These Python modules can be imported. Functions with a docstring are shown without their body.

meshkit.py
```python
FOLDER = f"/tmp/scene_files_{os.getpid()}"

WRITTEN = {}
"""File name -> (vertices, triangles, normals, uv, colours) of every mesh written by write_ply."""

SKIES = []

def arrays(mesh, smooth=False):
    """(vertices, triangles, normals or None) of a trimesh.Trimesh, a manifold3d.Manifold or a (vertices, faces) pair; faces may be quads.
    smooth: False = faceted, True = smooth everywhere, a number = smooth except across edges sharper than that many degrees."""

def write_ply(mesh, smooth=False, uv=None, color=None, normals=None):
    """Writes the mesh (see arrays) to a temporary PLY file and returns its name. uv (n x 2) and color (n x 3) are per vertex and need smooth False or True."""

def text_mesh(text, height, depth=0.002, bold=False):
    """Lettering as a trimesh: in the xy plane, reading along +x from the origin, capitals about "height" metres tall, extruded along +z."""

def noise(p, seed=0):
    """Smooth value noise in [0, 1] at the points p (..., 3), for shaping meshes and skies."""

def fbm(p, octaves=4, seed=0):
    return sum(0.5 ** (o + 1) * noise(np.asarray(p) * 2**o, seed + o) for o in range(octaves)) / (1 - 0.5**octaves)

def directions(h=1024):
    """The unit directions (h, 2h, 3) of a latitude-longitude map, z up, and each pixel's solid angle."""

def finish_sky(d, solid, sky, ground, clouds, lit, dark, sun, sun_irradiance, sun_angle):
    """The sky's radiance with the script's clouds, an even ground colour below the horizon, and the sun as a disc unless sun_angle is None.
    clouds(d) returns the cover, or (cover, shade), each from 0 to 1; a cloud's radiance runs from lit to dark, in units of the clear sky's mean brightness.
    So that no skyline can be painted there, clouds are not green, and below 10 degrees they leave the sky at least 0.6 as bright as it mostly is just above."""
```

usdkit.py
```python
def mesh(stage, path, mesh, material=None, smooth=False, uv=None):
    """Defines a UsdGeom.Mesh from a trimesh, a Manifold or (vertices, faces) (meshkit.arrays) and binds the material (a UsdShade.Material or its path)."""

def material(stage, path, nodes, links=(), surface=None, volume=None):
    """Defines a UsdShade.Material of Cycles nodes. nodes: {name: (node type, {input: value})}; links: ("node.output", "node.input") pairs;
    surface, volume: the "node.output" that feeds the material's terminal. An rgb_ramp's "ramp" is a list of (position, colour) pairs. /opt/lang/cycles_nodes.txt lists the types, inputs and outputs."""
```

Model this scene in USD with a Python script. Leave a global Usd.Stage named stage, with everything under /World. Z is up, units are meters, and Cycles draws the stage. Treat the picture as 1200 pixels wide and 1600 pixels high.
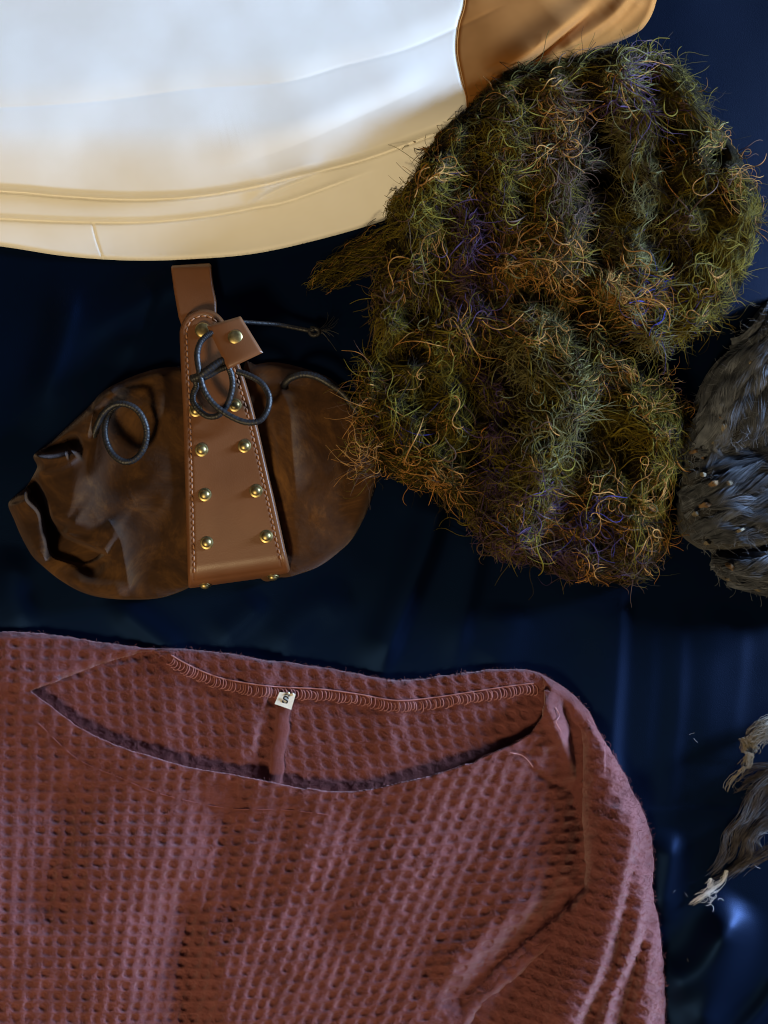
import math, numpy as np, trimesh, usdkit, meshkit, shapely
from shapely.geometry import Polygon
from pxr import Usd, UsdGeom, UsdLux, UsdShade, Gf, Sdf, Vt
from scipy.spatial import cKDTree
from scipy.ndimage import map_coordinates

stage = Usd.Stage.CreateInMemory()
UsdGeom.SetStageUpAxis(stage, 'Z'); UsdGeom.SetStageMetersPerUnit(stage, 1.0)
UsdGeom.Xform.Define(stage, '/World'); UsdGeom.Scope.Define(stage, '/World/Looks')
U = 0.0003          # one layout unit is 0.3 mm
CAM_H = 0.52        # camera height above the cloth

# ------------------------------------------------------------------ camera, lamps, exposure
cam = UsdGeom.Camera.Define(stage, '/World/camera')
cam.AddTranslateOp().Set(Gf.Vec3d(0, 0, CAM_H))
cam.CreateHorizontalApertureAttr(36.0); cam.CreateVerticalApertureAttr(48.0)
cam.CreateFocalLengthAttr(36.0 * CAM_H / (1200 * U))
cam.CreateFStopAttr(8.0); cam.CreateFocusDistanceAttr(CAM_H - 0.012)
cam.CreateExposureAttr(0.45)

def lamp(name, pos, target, w, h, color, power):
    l = UsdLux.RectLight.Define(stage, '/World/' + name)
    d = np.subtract(target, pos).astype(float); d /= np.linalg.norm(d)
    z = -d; x = np.cross([0, 1, 0.3], z); x /= np.linalg.norm(x); y = np.cross(z, x)
    l.AddTransformOp().Set(Gf.Matrix4d(*x, 0, *y, 0, *z, 0, *map(float, pos), 1))
    l.CreateWidthAttr(w); l.CreateHeightAttr(h); l.CreateIntensityAttr(power); l.CreateColorAttr(Gf.Vec3f(*color)); l.CreateNormalizeAttr(True)
    return l
lamp('ceiling_lamp', (-0.48, -0.85, 1.05), (0.02, -0.05, 0), 0.26, 0.26, (1.0, 0.77, 0.42), 3.4)
lamp('window_light', (1.30, 0.46, 0.25), (0.0, 0.05, 0), 0.50, 0.22, (0.45, 0.66, 1.0), 23.0)
dome = UsdLux.DomeLight.Define(stage, '/World/room_light')
dm = usdkit.material(stage, '/World/Looks/room_light', {'b': ('background_shader', {'color': (0.75, 0.72, 0.95), 'strength': 0.03})}, surface='b.background')
UsdShade.MaterialBindingAPI.Apply(dome.GetPrim()).Bind(dm)

# ------------------------------------------------------------------ helpers
def at(p, z=0.0):
    """layout units (x right, y down, z up) to metres; things lie where a viewer above the middle of the cloth sees them."""
    p = np.asarray(p, float); z = np.broadcast_to(np.asarray(z, float), p.shape[:-1])
    k = (CAM_H - z * U) / CAM_H
    return np.stack([(p[..., 0] - 600) * U * k, (800 - p[..., 1]) * U * k, z * U], -1)

counts = {}
def path_for(name, parent=None):
    base = parent.GetPath().pathString if parent is not None else '/World'
    n = counts.get((base, name), 0); counts[(base, name)] = n + 1
    return f'{base}/{name}' + (f'_{n:03d}' if n else '')

def tag(prim, label=None, cat=None, group=None, kind=None):
    for k, v in (('label', label), ('category', cat), ('group', group), ('kind', kind)):
        if v: prim.SetCustomDataByKey(k, v)
    return prim

def thing(name, label, cat, p=(600, 800), group=None):
    return tag(UsdGeom.Xform.Define(stage, path_for(name)).GetPrim(), label, cat, group)

def obj(name, m, mat, parent=None, smooth=True, label=None, kind=None):
    return tag(usdkit.mesh(stage, path_for(name, parent), m, mat, smooth=smooth).GetPrim(), label, None, None, kind)

def curves(name, pts, widths, mat, parent=None, label=None, kind='stuff'):
    """pts (n, k, 3) metres; widths (n,) or (n, k) metres"""
    n, k, _ = pts.shape
    c = UsdGeom.BasisCurves.Define(stage, path_for(name, parent))
    c.CreateTypeAttr('linear'); c.CreateWrapAttr('nonperiodic')
    c.CreateCurveVertexCountsAttr(Vt.IntArray.FromNumpy(np.full(n, k, np.int32)))
    c.CreatePointsAttr(Vt.Vec3fArray.FromNumpy(pts.reshape(-1, 3).astype(np.float32)))
    w = np.broadcast_to(widths[:, None] if np.ndim(widths) == 1 else widths, (n, k))
    c.CreateWidthsAttr(Vt.FloatArray.FromNumpy(w.ravel().astype(np.float32))); c.SetWidthsInterpolation('vertex')
    UsdShade.MaterialBindingAPI.Apply(c.GetPrim()).Bind(mat)
    return tag(c.GetPrim(), label, None, None, kind)

def spline(pts, n=12, closed=False):
    p = np.asarray(pts, float)
    if closed: p = np.vstack([p[-1], p, p[0], p[1]])
    else: p = np.vstack([2 * p[0] - p[1], p, 2 * p[-1] - p[-2]])
    t = np.linspace(0, 1, n, endpoint=False)[:, None]
    out = []
    for i in range(len(p) - 3):
        a, b, c, d = p[i:i + 4]
        out.append(0.5 * (2 * b + (c - a) * t + (2 * a - 5 * b + 4 * c - d) * t ** 2 + (3 * b - a - 3 * c + d) * t ** 3))
    out = np.vstack(out)
    return out if closed else np.vstack([out, p[-2]])

def smooth01(a, b, x):
    t = np.clip((x - a) / (b - a), 0, 1); return t * t * (3 - 2 * t)

def noise2(P, scale, seed=0, oct=3):
    q = np.concatenate([np.asarray(P) / scale, np.full(np.shape(P)[:-1] + (1,), 7.3 + seed)], -1)
    return meshkit.fbm(q, oct, seed) * 2 - 1

def pd(P, line):
    """distance, side (+1 / -1) and position 0..1 along a polyline"""
    best = np.full(len(P), 1e18); side = np.ones(len(P)); par = np.zeros(len(P))
    seg = np.linalg.norm(np.diff(line, axis=0), axis=1); cum = np.concatenate([[0], np.cumsum(seg)])
    for i in range(len(line) - 1):
        a, d = line[i], line[i + 1] - line[i]
        L2 = max(d @ d, 1e-12); q = P - a
        t = np.clip((q @ d) / L2, 0, 1); r = q - t[:, None] * d
        dd = (r ** 2).sum(1); m = dd < best
        best[m] = dd[m]; par[m] = (cum[i] + t[m] * seg[i]) / cum[-1]
        side[m] = np.sign(d[0] * q[m, 1] - d[1] * q[m, 0])
    return np.sqrt(best), side, par

def near_pd(P, line, R):
    d, s, t = np.full(len(P), 1e6), np.ones(len(P)), np.zeros(len(P))
    m = np.nonzero(((P > line.min(0) - R) & (P < line.max(0) + R)).all(1))[0]
    if len(m): d[m], s[m], t[m] = pd(P[m], line)
    return d, s, t

def ridge(P, pts, h, wl, wr, taper=0.25, n=6, pw=2):
    """a fold: crest along pts; wl = falloff width on the side s>0 (left when heading down the picture), wr the other side"""
    line = spline(pts, n) if len(pts) > 2 else np.asarray(pts, float)
    R = 3.0 * max(wl, wr); out = np.zeros(len(P))
    lo, hi = line.min(0) - R, line.max(0) + R
    m = np.nonzero(((P > lo) & (P < hi)).all(1))[0]
    if not len(m): return out
    d, s, t = pd(P[m], line)
    w = np.where(s > 0, wl, wr)
    end = smooth01(0, taper, t) * smooth01(0, taper, 1 - t) if taper > 0 else 1
    out[m] = h * np.exp(-(d / w) ** pw) * end
    return out

def lip(P, pts, h, w, decay, n=6, up=1, fade=0.0, groove=0.0):
    """a layer that ends in a rounded edge along pts: raised by h on side `up`, dying away over decay"""
    line = spline(pts, n); d, s, t = near_pd(P, line, 2.6 * decay)
    sd = d * s * up
    e = np.sin(np.pi / 2 * np.clip((sd + 1.5) / (w + 1.5), 0, 1)) * np.exp(-(d / decay) ** 2)
    f = (smooth01(0, fade, t) * smooth01(0, fade, 1 - t)) if fade else 1
    return (h * e - groove * np.exp(-((sd + 2.0) / 2.6) ** 2)) * f

def pit(P, poly, depth, soft):
    pg = Polygon(spline(poly, 6, True)).buffer(0)
    out = np.zeros(len(P)); x0, y0, x1, y1 = pg.bounds
    m = np.nonzero((P[:, 0] > x0 - soft) & (P[:, 0] < x1 + soft) & (P[:, 1] > y0 - soft) & (P[:, 1] < y1 + soft))[0]
    pt = shapely.points(P[m]); ins = shapely.contains(pg, pt); d = shapely.distance(pg.exterior, pt)
    out[m] = depth * smooth01(-soft, soft, np.where(ins, d, -d))
    return out

def outline_panel(poly, zfun, step, round_w, sharp=False, n=10, rim=None, jag=None):
    """a sheet of cloth or leather within an outline: grid points clipped to the outline, its rim rounded down to what it lies on"""
    line = np.asarray(poly, float) if sharp else spline(poly, n, True)
    if jag:                                                   # a soft cloth edge is never a clean curve
        lr = shapely.LinearRing(line); line = np.array([q.coords[0] for q in shapely.line_interpolate_point(lr, np.arange(0, lr.length, 2.0))])
        line = line + jag * np.stack([noise2(line, 11, 201, 2) + 0.8 * noise2(line, 45, 203, 1), noise2(line, 11, 202, 2) + 0.8 * noise2(line, 45, 204, 1)], -1)
    pg = Polygon(line).buffer(0)
    if pg.geom_type != 'Polygon': pg = max(pg.geoms, key=lambda g: g.area)
    ring = np.array(pg.exterior.coords); L = pg.exterior.length
    dense = np.array([q.coords[0] for q in shapely.line_interpolate_point(pg.exterior, np.arange(0, L, 0.35 * max(1, step / 2)))])
    x0, y0, x1, y1 = pg.bounds
    xs, ys = np.arange(x0 - step, x1 + 2 * step, step), np.arange(y0 - step, y1 + 2 * step, step)
    X, Y = np.meshgrid(xs, ys); P = np.stack([X.ravel(), Y.ravel()], 1)
    shapely.prepare(pg); ins = shapely.contains_xy(pg, P[:, 0], P[:, 1]); tree = cKDTree(dense)
    W = len(xs); idx = np.arange(len(P)).reshape(X.shape)
    a, b, c, d = idx[:-1, :-1].ravel(), idx[:-1, 1:].ravel(), idx[1:, 1:].ravel(), idx[1:, :-1].ravel()
    keep = ins[a] | ins[b] | ins[c] | ins[d]
    a, b, c, d = a[keep], b[keep], c[keep], d[keep]
    F = np.vstack([np.stack([a, d, c], 1), np.stack([a, c, b], 1)])
    used = np.unique(F); remap = np.full(len(P), -1); remap[used] = np.arange(len(used)); F = remap[F]; P = P[used]; ins = ins[used]
    dist, k = tree.query(P)
    P[~ins] = dense[k[~ins]]; dist[~ins] = 0
    near = ins & (dist < 0.32 * step); P[near] = dense[k[near]]; dist[near] = 0
    e1, e2 = P[F[:, 1]] - P[F[:, 0]], P[F[:, 2]] - P[F[:, 0]]; F = F[np.abs(e1[:, 0] * e2[:, 1] - e1[:, 1] * e2[:, 0]) > 1e-6]
    used = np.unique(F); remap = np.full(len(P), -1); remap[used] = np.arange(len(used)); F = remap[F]; P = P[used]; dist = dist[used]
    if rim is not None: dist = cKDTree(rim).query(P)[0]
    E = np.sqrt(np.clip(1 - (1 - np.clip(dist / round_w, 0, 1)) ** 2, 0, 1))
    z = zfun(P, dist, E)
    if jag:                                                   # the rim of the knit curls under instead of ending in a wall
        rimv = dist == 0; acc, cnt = np.zeros_like(P), np.zeros(len(P))
        for i, j in ((0, 1), (1, 2), (2, 0), (1, 0), (2, 1), (0, 2)):
            m = rimv[F[:, i]] & ~rimv[F[:, j]]; np.add.at(acc, F[m, i], P[F[m, j]]); np.add.at(cnt, F[m, i], 1)
        m = cnt > 0; P[m] += 1.9 * (acc[m] / cnt[m][:, None] - P[m])
    return P, z, F

def panel_mesh(poly, zfun, step, round_w, **kw):
    P, z, F = outline_panel(poly, zfun, step, round_w, **kw)
    return (at(P, z), F), (P, z)

def tube(pts, r, sides=10, flat=1.0):
    """pts (k,3) metres, r scalar or (k,)"""
    pts = np.asarray(pts, float); r = np.broadcast_to(np.asarray(r, float), (len(pts),))
    T = np.gradient(pts, axis=0); T /= np.linalg.norm(T, axis=1, keepdims=True) + 1e-12
    up = np.array([0.0, 0, 1]); S = np.cross(T, up); bad = np.linalg.norm(S, axis=1) < 1e-3; S[bad] = [1, 0, 0]
    S /= np.linalg.norm(S, axis=1, keepdims=True); N = np.cross(S, T)
    a = np.linspace(0, 2 * np.pi, sides, endpoint=False)
    V = (pts[:, None] + r[:, None, None] * (np.cos(a)[None, :, None] * S[:, None] + flat * np.sin(a)[None, :, None] * N[:, None])).reshape(-1, 3)
    k = len(pts); i = np.arange(k - 1)[:, None] * sides; j = np.arange(sides)[None]; j2 = (j + 1) % sides
    q = np.stack([i + j, i + j2, i + sides + j2, i + sides + j], -1).reshape(-1, 4)
    F = np.vstack([q[:, [0, 1, 2]], q[:, [0, 2, 3]]])
    V = np.vstack([V, pts[0], pts[-1]]); e = (k - 1) * sides
    F = np.vstack([F, np.stack([j2[0], j[0], np.full(sides, len(V) - 2)], 1), np.stack([e + j[0], e + j2[0], np.full(sides, len(V) - 1)], 1)])
    return V, F

def join(ms):
    V, F, n = [], [], 0
    for v, f in ms:
        V.append(v); F.append(np.asarray(f) + n); n += len(v)
    return np.vstack(V), np.vstack(F)

def fuzz(name, P, z, n, length, width, material, parent, seed, lift=0.35):
    r = np.random.default_rng(seed); i = r.integers(0, len(P), n)
    a = r.uniform(0, 2 * np.pi, n); L = length * r.uniform(0.4, 1.3, n); t = np.linspace(0, 1, 4)
    bend = r.normal(0, 1.1, n); x0 = P[i] + r.normal(0, 0.6, (n, 2))
    ang = a[:, None] + bend[:, None] * t[None]
    q = x0[:, None] + L[:, None, None] * t[None, :, None] * np.stack([np.cos(ang), np.sin(ang)], -1)
    zz = z[i][:, None] + 0.3 + lift * L[:, None] * (t * (1.5 - 0.9 * t))[None] * r.uniform(0.2, 1.2, n)[:, None]
    curves(name, at(q, zz), np.full(n, width * U), material, parent)

# ------------------------------------------------------------------ materials
def mat(name, nodes, links, surface='p.BSDF'):
    return usdkit.material(stage, '/World/Looks/' + name, nodes, links, surface=surface)

def cloth_mat(name, c1, c2, scale=60, rough=0.85, sheen=0.3, sheen_tint=(1, 1, 1), bump_scale=2500, bump=0.25, spec=0.25, dist=0.0004, mid=(0.35, 0.65)):
    return mat(name, {
        'g': ('geometry', {}), 'n': ('noise_texture', {'scale': scale, 'detail': 4.0, 'roughness': 0.6}),
        'r': ('rgb_ramp', {'ramp': [(mid[0], c1), (mid[1], c2)]}),
        'f': ('noise_texture', {'scale': bump_scale, 'detail': 3.0}), 'b': ('bump', {'strength': bump, 'distance': dist}),
        'p': ('principled_bsdf', {'roughness': rough, 'specular_ior_level': spec, 'sheen_weight': sheen, 'sheen_roughness': 0.5, 'sheen_tint': sheen_tint})},
        [('g.position', 'n.vector'), ('g.position', 'f.vector'), ('n.fac', 'r.fac'), ('r.color', 'p.base_color'), ('f.fac', 'b.height'), ('b.normal', 'p.normal')])

def fibre_mat(name, c1, c2, rough=0.55, scale=220, vary=0.45, spec=0.3):
    return mat(name, {
        'g': ('geometry', {}), 'n': ('noise_texture', {'scale': scale, 'detail': 2.0}), 'r': ('rgb_ramp', {'ramp': [(0.35, c1), (0.65, c2)]}),
        'h': ('hair_info', {}), 'w': ('white_noise_texture', {'dimensions': '1D'}), 'k': ('math', {'math_type': 'multiply', 'value2': 977.0}),
        'q': ('map_range', {'to_min': 1 - vary, 'to_max': 1 + vary}), 'm': ('vector_math', {'math_type': 'scale'}),
        'p': ('principled_bsdf', {'roughness': rough, 'specular_ior_level': spec})},
        [('g.position', 'n.vector'), ('n.fac', 'r.fac'), ('r.color', 'm.vector1'), ('h.index', 'k.value1'), ('k.value', 'w.w'), ('w.value', 'q.value'), ('q.result', 'm.scale'), ('m.vector', 'p.base_color')])

M = {}
M['satin'] = mat('navy_satin', {
    'g': ('geometry', {}), 'mp': ('mapping', {'scale': (1, 1, 1)}), 'f': ('noise_texture', {'scale': 2400.0, 'detail': 2.0}), 'b': ('bump', {'strength': 0.3, 'distance': 0.0003}),
    'n': ('noise_texture', {'scale': 9.0, 'detail': 3.0}), 'r': ('rgb_ramp', {'ramp': [(0.3, (0.0004, 0.0015, 0.0050)), (0.7, (0.0007, 0.0022, 0.0074))]}),
    'p': ('principled_bsdf', {'roughness': 0.5, 'specular_ior_level': 0.38, 'specular_tint': (0.07, 0.22, 0.72), 'sheen_weight': 0.012, 'sheen_tint': (0.2, 0.4, 1.0), 'sheen_roughness': 0.4})},
    [('g.position', 'f.vector'), ('g.position', 'n.vector'), ('n.fac', 'r.fac'), ('r.color', 'p.base_color'), ('f.fac', 'b.height'), ('b.normal', 'p.normal')])
M['cream'] = cloth_mat('cream_fleece', (0.84, 0.81, 0.74), (0.88, 0.855, 0.80), 25, 0.95, 0.2, bump_scale=3400, bump=0.14, dist=0.0002, spec=0.06)
M['cream_fuzz'] = fibre_mat('cream_fuzz', (0.80, 0.77, 0.70), (0.86, 0.83, 0.77), 0.9, vary=0.1)
M['tan'] = cloth_mat('tan_fleece', (0.225, 0.085, 0.017), (0.285, 0.112, 0.026), 30, 0.95, 0.05, (1, 0.8, 0.6), bump_scale=3400, bump=0.14, dist=0.0002, spec=0.06)
M['knit'] = cloth_mat('waffle_knit', (0.104, 0.027, 0.0245), (0.142, 0.040, 0.037), 120, 0.9, 0.3, (1, 0.7, 0.75), bump_scale=2600, bump=0.9, dist=0.0005)
M['knit_fuzz'] = fibre_mat('knit_fuzz', (0.145, 0.040, 0.040), (0.20, 0.064, 0.064), 0.7)
M['thread'] = fibre_mat('pink_thread', (0.25, 0.095, 0.09), (0.33, 0.145, 0.14))
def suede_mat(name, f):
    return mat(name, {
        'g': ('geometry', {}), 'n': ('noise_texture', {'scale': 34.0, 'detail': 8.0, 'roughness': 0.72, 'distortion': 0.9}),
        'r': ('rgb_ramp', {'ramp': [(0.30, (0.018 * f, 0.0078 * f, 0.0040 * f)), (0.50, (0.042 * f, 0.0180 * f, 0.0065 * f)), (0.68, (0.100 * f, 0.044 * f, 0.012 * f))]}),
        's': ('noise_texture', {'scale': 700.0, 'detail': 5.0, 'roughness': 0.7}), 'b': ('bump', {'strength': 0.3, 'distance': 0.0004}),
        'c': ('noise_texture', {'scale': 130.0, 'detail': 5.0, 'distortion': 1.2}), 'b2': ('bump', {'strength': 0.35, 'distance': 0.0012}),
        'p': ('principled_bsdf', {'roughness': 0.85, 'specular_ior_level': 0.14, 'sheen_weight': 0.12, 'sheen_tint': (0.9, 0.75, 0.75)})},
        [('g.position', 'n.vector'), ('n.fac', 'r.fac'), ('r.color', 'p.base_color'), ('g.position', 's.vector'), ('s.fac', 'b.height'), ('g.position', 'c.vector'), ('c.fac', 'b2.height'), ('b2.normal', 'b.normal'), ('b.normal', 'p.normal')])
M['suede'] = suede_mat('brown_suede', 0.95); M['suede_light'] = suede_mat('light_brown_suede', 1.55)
M['leather'] = mat('tan_leather', {
    'g': ('geometry', {}), 'n': ('noise_texture', {'scale': 45.0, 'detail': 5.0}), 'r': ('rgb_ramp', {'ramp': [(0.3, (0.130, 0.050, 0.018)), (0.7, (0.165, 0.066, 0.025))]}),
    'v': ('voronoi_texture', {'scale': 1500.0, 'feature': 'smooth_f1', 'smoothness': 0.4}), 'b': ('bump', {'strength': 0.16, 'distance': 0.0002}),
    'p': ('principled_bsdf', {'roughness': 0.43, 'specular_ior_level': 0.45})},
    [('g.position', 'n.vector'), ('n.fac', 'r.fac'), ('r.color', 'p.base_color'), ('g.position', 'v.vector'), ('v.distance', 'b.height'), ('b.normal', 'p.normal')])
M['leather_edge'] = cloth_mat('leather_edge', (0.22, 0.075, 0.028), (0.30, 0.11, 0.04), 300, 0.6, 0.0, bump_scale=2500, bump=0.4)
M['stitch'] = fibre_mat('tan_stitch', (0.27, 0.13, 0.07), (0.35, 0.18, 0.10), 0.6)
M['brass'] = mat('antique_brass', {
    'g': ('geometry', {}), 'n': ('noise_texture', {'scale': 400.0, 'detail': 4.0}), 'r': ('rgb_ramp', {'ramp': [(0.3, (0.30, 0.225, 0.09)), (0.7, (0.44, 0.35, 0.16))]}),
    'q': ('map_range', {'from_min': 0.3, 'from_max': 0.7, 'to_min': 0.36, 'to_max': 0.52}),
    'p': ('principled_bsdf', {'metallic': 1.0})},
    [('g.position', 'n.vector'), ('n.fac', 'r.fac'), ('r.color', 'p.base_color'), ('n.fac', 'q.value'), ('q.result', 'p.roughness')])
M['cord'] = mat('black_waxed_cord', {
    'g': ('geometry', {}), 'n': ('noise_texture', {'scale': 300.0, 'detail': 3.0}), 'r': ('rgb_ramp', {'ramp': [(0.3, (0.006, 0.006, 0.008)), (0.7, (0.016, 0.015, 0.016))]}),
    'v': ('voronoi_texture', {'scale': 1100.0}), 'b': ('bump', {'strength': 0.35, 'distance': 0.0003}),
    'p': ('principled_bsdf', {'roughness': 0.5, 'specular_ior_level': 0.4})},
    [('g.position', 'n.vector'), ('n.fac', 'r.fac'), ('r.color', 'p.base_color'), ('g.position', 'v.vector'), ('v.distance', 'b.height'), ('b.normal', 'p.normal')])
M['label'] = cloth_mat('label_tape', (0.62, 0.56, 0.45), (0.72, 0.66, 0.54), 200, 0.7, 0.0, bump_scale=4000, bump=0.2)
M['ink'] = cloth_mat('label_ink', (0.02, 0.02, 0.022), (0.03, 0.03, 0.03), 200, 0.7, 0.0)

# ------------------------------------------------------------------ the navy sheet
def sheet_height(P):
    z = 7 * noise2(P, 420, 3, 3) + 1.2 * noise2(P, 90, 5, 2)
    z += ridge(P, [(700, 740), (672, 850), (628, 960), (585, 1070)], 15, 40, 13, 0.2)
    z += ridge(P, [(972, 900), (962, 1060), (955, 1180), (962, 1270)], 9, 60, 14, 0.2)
    z += ridge(P, [(800, 940), (790, 1000), (760, 1060)], 5, 40, 30, 0.3)
    z += ridge(P, [(1052, 1290), (1046, 1360), (1030, 1450)], 16, 30, 16, 0.3)
    z += ridge(P, [(1165, 1400), (1130, 1455), (1085, 1520), (1020, 1560)], 24, 36, 30, 0.25)
    z += ridge(P, [(1150, 1420), (1138, 1500), (1110, 1560), (1080, 1640)], 22, 34, 28, 0.25)
    z += ridge(P, [(1230, 1520), (1190, 1580), (1130, 1640)], 12, 18, 10, 0.2)
    z += ridge(P, [(1120, 930), (1110, 1050), (1095, 1200)], 5, 40, 30, 0.3)
    z += ridge(P, [(60, 420), (110, 500), (85, 600), (40, 690)], 6, 40, 30, 0.3)
    z += ridge(P, [(330, 420), (210, 470), (110, 540)], 5, 30, 22, 0.3)
    z += ridge(P, [(160, 930), (230, 985), (300, 1040)], 8, 20, 26, 0.3)
    z += ridge(P, [(30, 850), (20, 920), (50, 1000)], 7, 30, 24, 0.3)
    z += ridge(P, [(560, 930), (480, 960), (420, 1040)], 6, 34, 24, 0.3)
    z -= ridge(P, [(1000, 1262), (1100, 1258), (1240, 1270)], 1.2, 4, 30, 0.1)
    for k_, (xa, xb, ya, yb, hh) in enumerate([(760, 700, 780, 1060, 6), (1064, 1040, 930, 1290, 4), (1160, 1136, 940, 1180, 3), (250, 180, 420, 580, 5), (120, 60, 430, 640, 5), (420, 330, 930, 1010, 5), (1016, 1000, 930, 1230, 2)]):
        z += ridge(P, [(xa, ya), ((xa + xb) / 2 + 6, (ya + yb) / 2), (xb, yb)], hh, 30, 14, 0.3)
    return z
GX0, GY0, GS = -420.0, -420.0, 4.0
gx, gy = np.arange(GX0, 1640, GS), np.arange(GY0, 2040, GS)
GXX, GYY = np.meshgrid(gx, gy)
GZ = sheet_height(np.stack([GXX.ravel(), GYY.ravel()], 1)).reshape(GXX.shape)
def zs(P):
    P = np.asarray(P, float)
    return map_coordinates(GZ, [(P[..., 1] - GY0) / GS, (P[..., 0] - GX0) / GS], order=1, mode='nearest')
def build_sheet():
    out = np.geomspace(20, 1200, 14)
    X1 = np.concatenate([(gx[0] - out)[::-1], gx, gx[-1] + out]); Y1 = np.concatenate([(gy[0] - out)[::-1], gy, gy[-1] + out])
    X, Y = np.meshgrid(X1, Y1); P = np.stack([X.ravel(), Y.ravel()], 1)
    z = zs(P) - 0.4
    idx = np.arange(len(P)).reshape(X.shape)
    a, b, c, d = idx[:-1, :-1].ravel(), idx[:-1, 1:].ravel(), idx[1:, 1:].ravel(), idx[1:, :-1].ravel()
    F = np.vstack([np.stack([a, d, c], 1), np.stack([a, c, b], 1)])
    V = at(P, z); V[:, :2] = at(P, 0 * z)[:, :2] * 1.0
    tag(obj('navy_sheet', (at(P, z), F), M['satin']), 'dark navy satin sheet spread out under all the things', 'sheet', kind='structure')
build_sheet()

# ------------------------------------------------------------------ cream and tan garment
def garment_height(P, d, E):
    y = P[:, 1] + 0.05 * (P[:, 0] - 330 + np.hypot(P[:, 0] - 330, 160))
    bulk = 12 + 66 * smooth01(410, 200, y) - 72 * smooth01(250, -190, y)
    side = smooth01(1040, 760, P[:, 0])
    z = bulk * (0.35 + 0.65 * side)
    # rolled layers: raised above each lip
    z += lip(P, [(-260, 328), (0, 340), (120, 345), (230, 345), (330, 335), (400, 322), (450, 312), (545, 278), (600, 258)], 9, 8, 85, up=-1, fade=0.12, groove=4.5)
    z += lip(P, [(-260, 285), (0, 297), (100, 305), (200, 310), (300, 306), (400, 290), (470, 272), (560, 250), (640, 222), (700, 198), (740, 172), (790, 130), (860, 70), (930, 10)], 16, 12, 210, up=-1, fade=0.05, groove=6)
    z += lip(P, [(380, 325), (410, 306), (445, 290), (520, 262)], 7, 8, 26, up=-1, fade=0.3, groove=2)
    z += lip(P, [(-260, 172), (0, 166), (158, 156), (304, 137), (443, 127), (538, 101), (633, 76), (722, 38), (800, 0)], 4.5, 38, 110, up=-1, fade=0.05, groove=0.5)
    z += lip(P, [(300, 268), (380, 252), (470, 222), (560, 182), (640, 146), (725, 108)], 6, 40, 60, up=-1, fade=0.3)
    # tan side: diagonal gathers
    z += ridge(P, [(760, 120), (840, 70), (920, 10), (980, -50)], 20, 14, 26, 0.3)
    z += ridge(P, [(800, 125), (880, 75), (960, 20), (1010, -50)], 18, 9, 20, 0.3)
    z -= ridge(P, [(745, 150), (820, 100), (900, 40), (960, -30)], 6, 9, 9, 0.15)
    z += ridge(P, [(880, 90), (950, 50), (1010, -10)], 7, 9, 22, 0.15)
    z -= ridge(P, [(144, 346), (150, 372), (161, 406)], 1.6, 1.6, 1.6, 0.05)
    z -= SEAM_W * np.exp(-(seam_dist(P) / 3.0) ** 2)
    z += 2.5 * noise2(P, 130, 2, 2)
    return zs(P) + E * z
SEAM_W = 1.3
SEAM = spline([(745, -260), (734, -100), (727, 0), (717, 40), (714, 80), (721, 120), (730, 160), (722, 184), (684, 210), (681, 222), (686, 240), (690, 270), (705, 330)], 8)
def seam_dist(P):
    return near_pd(P, SEAM[::2], 14)[0]
hem = [(-260, 366), (-120, 374), (0, 385), (100, 400), (200, 407), (300, 405), (400, 396), (500, 374), (590, 348), (645, 325)]
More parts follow.
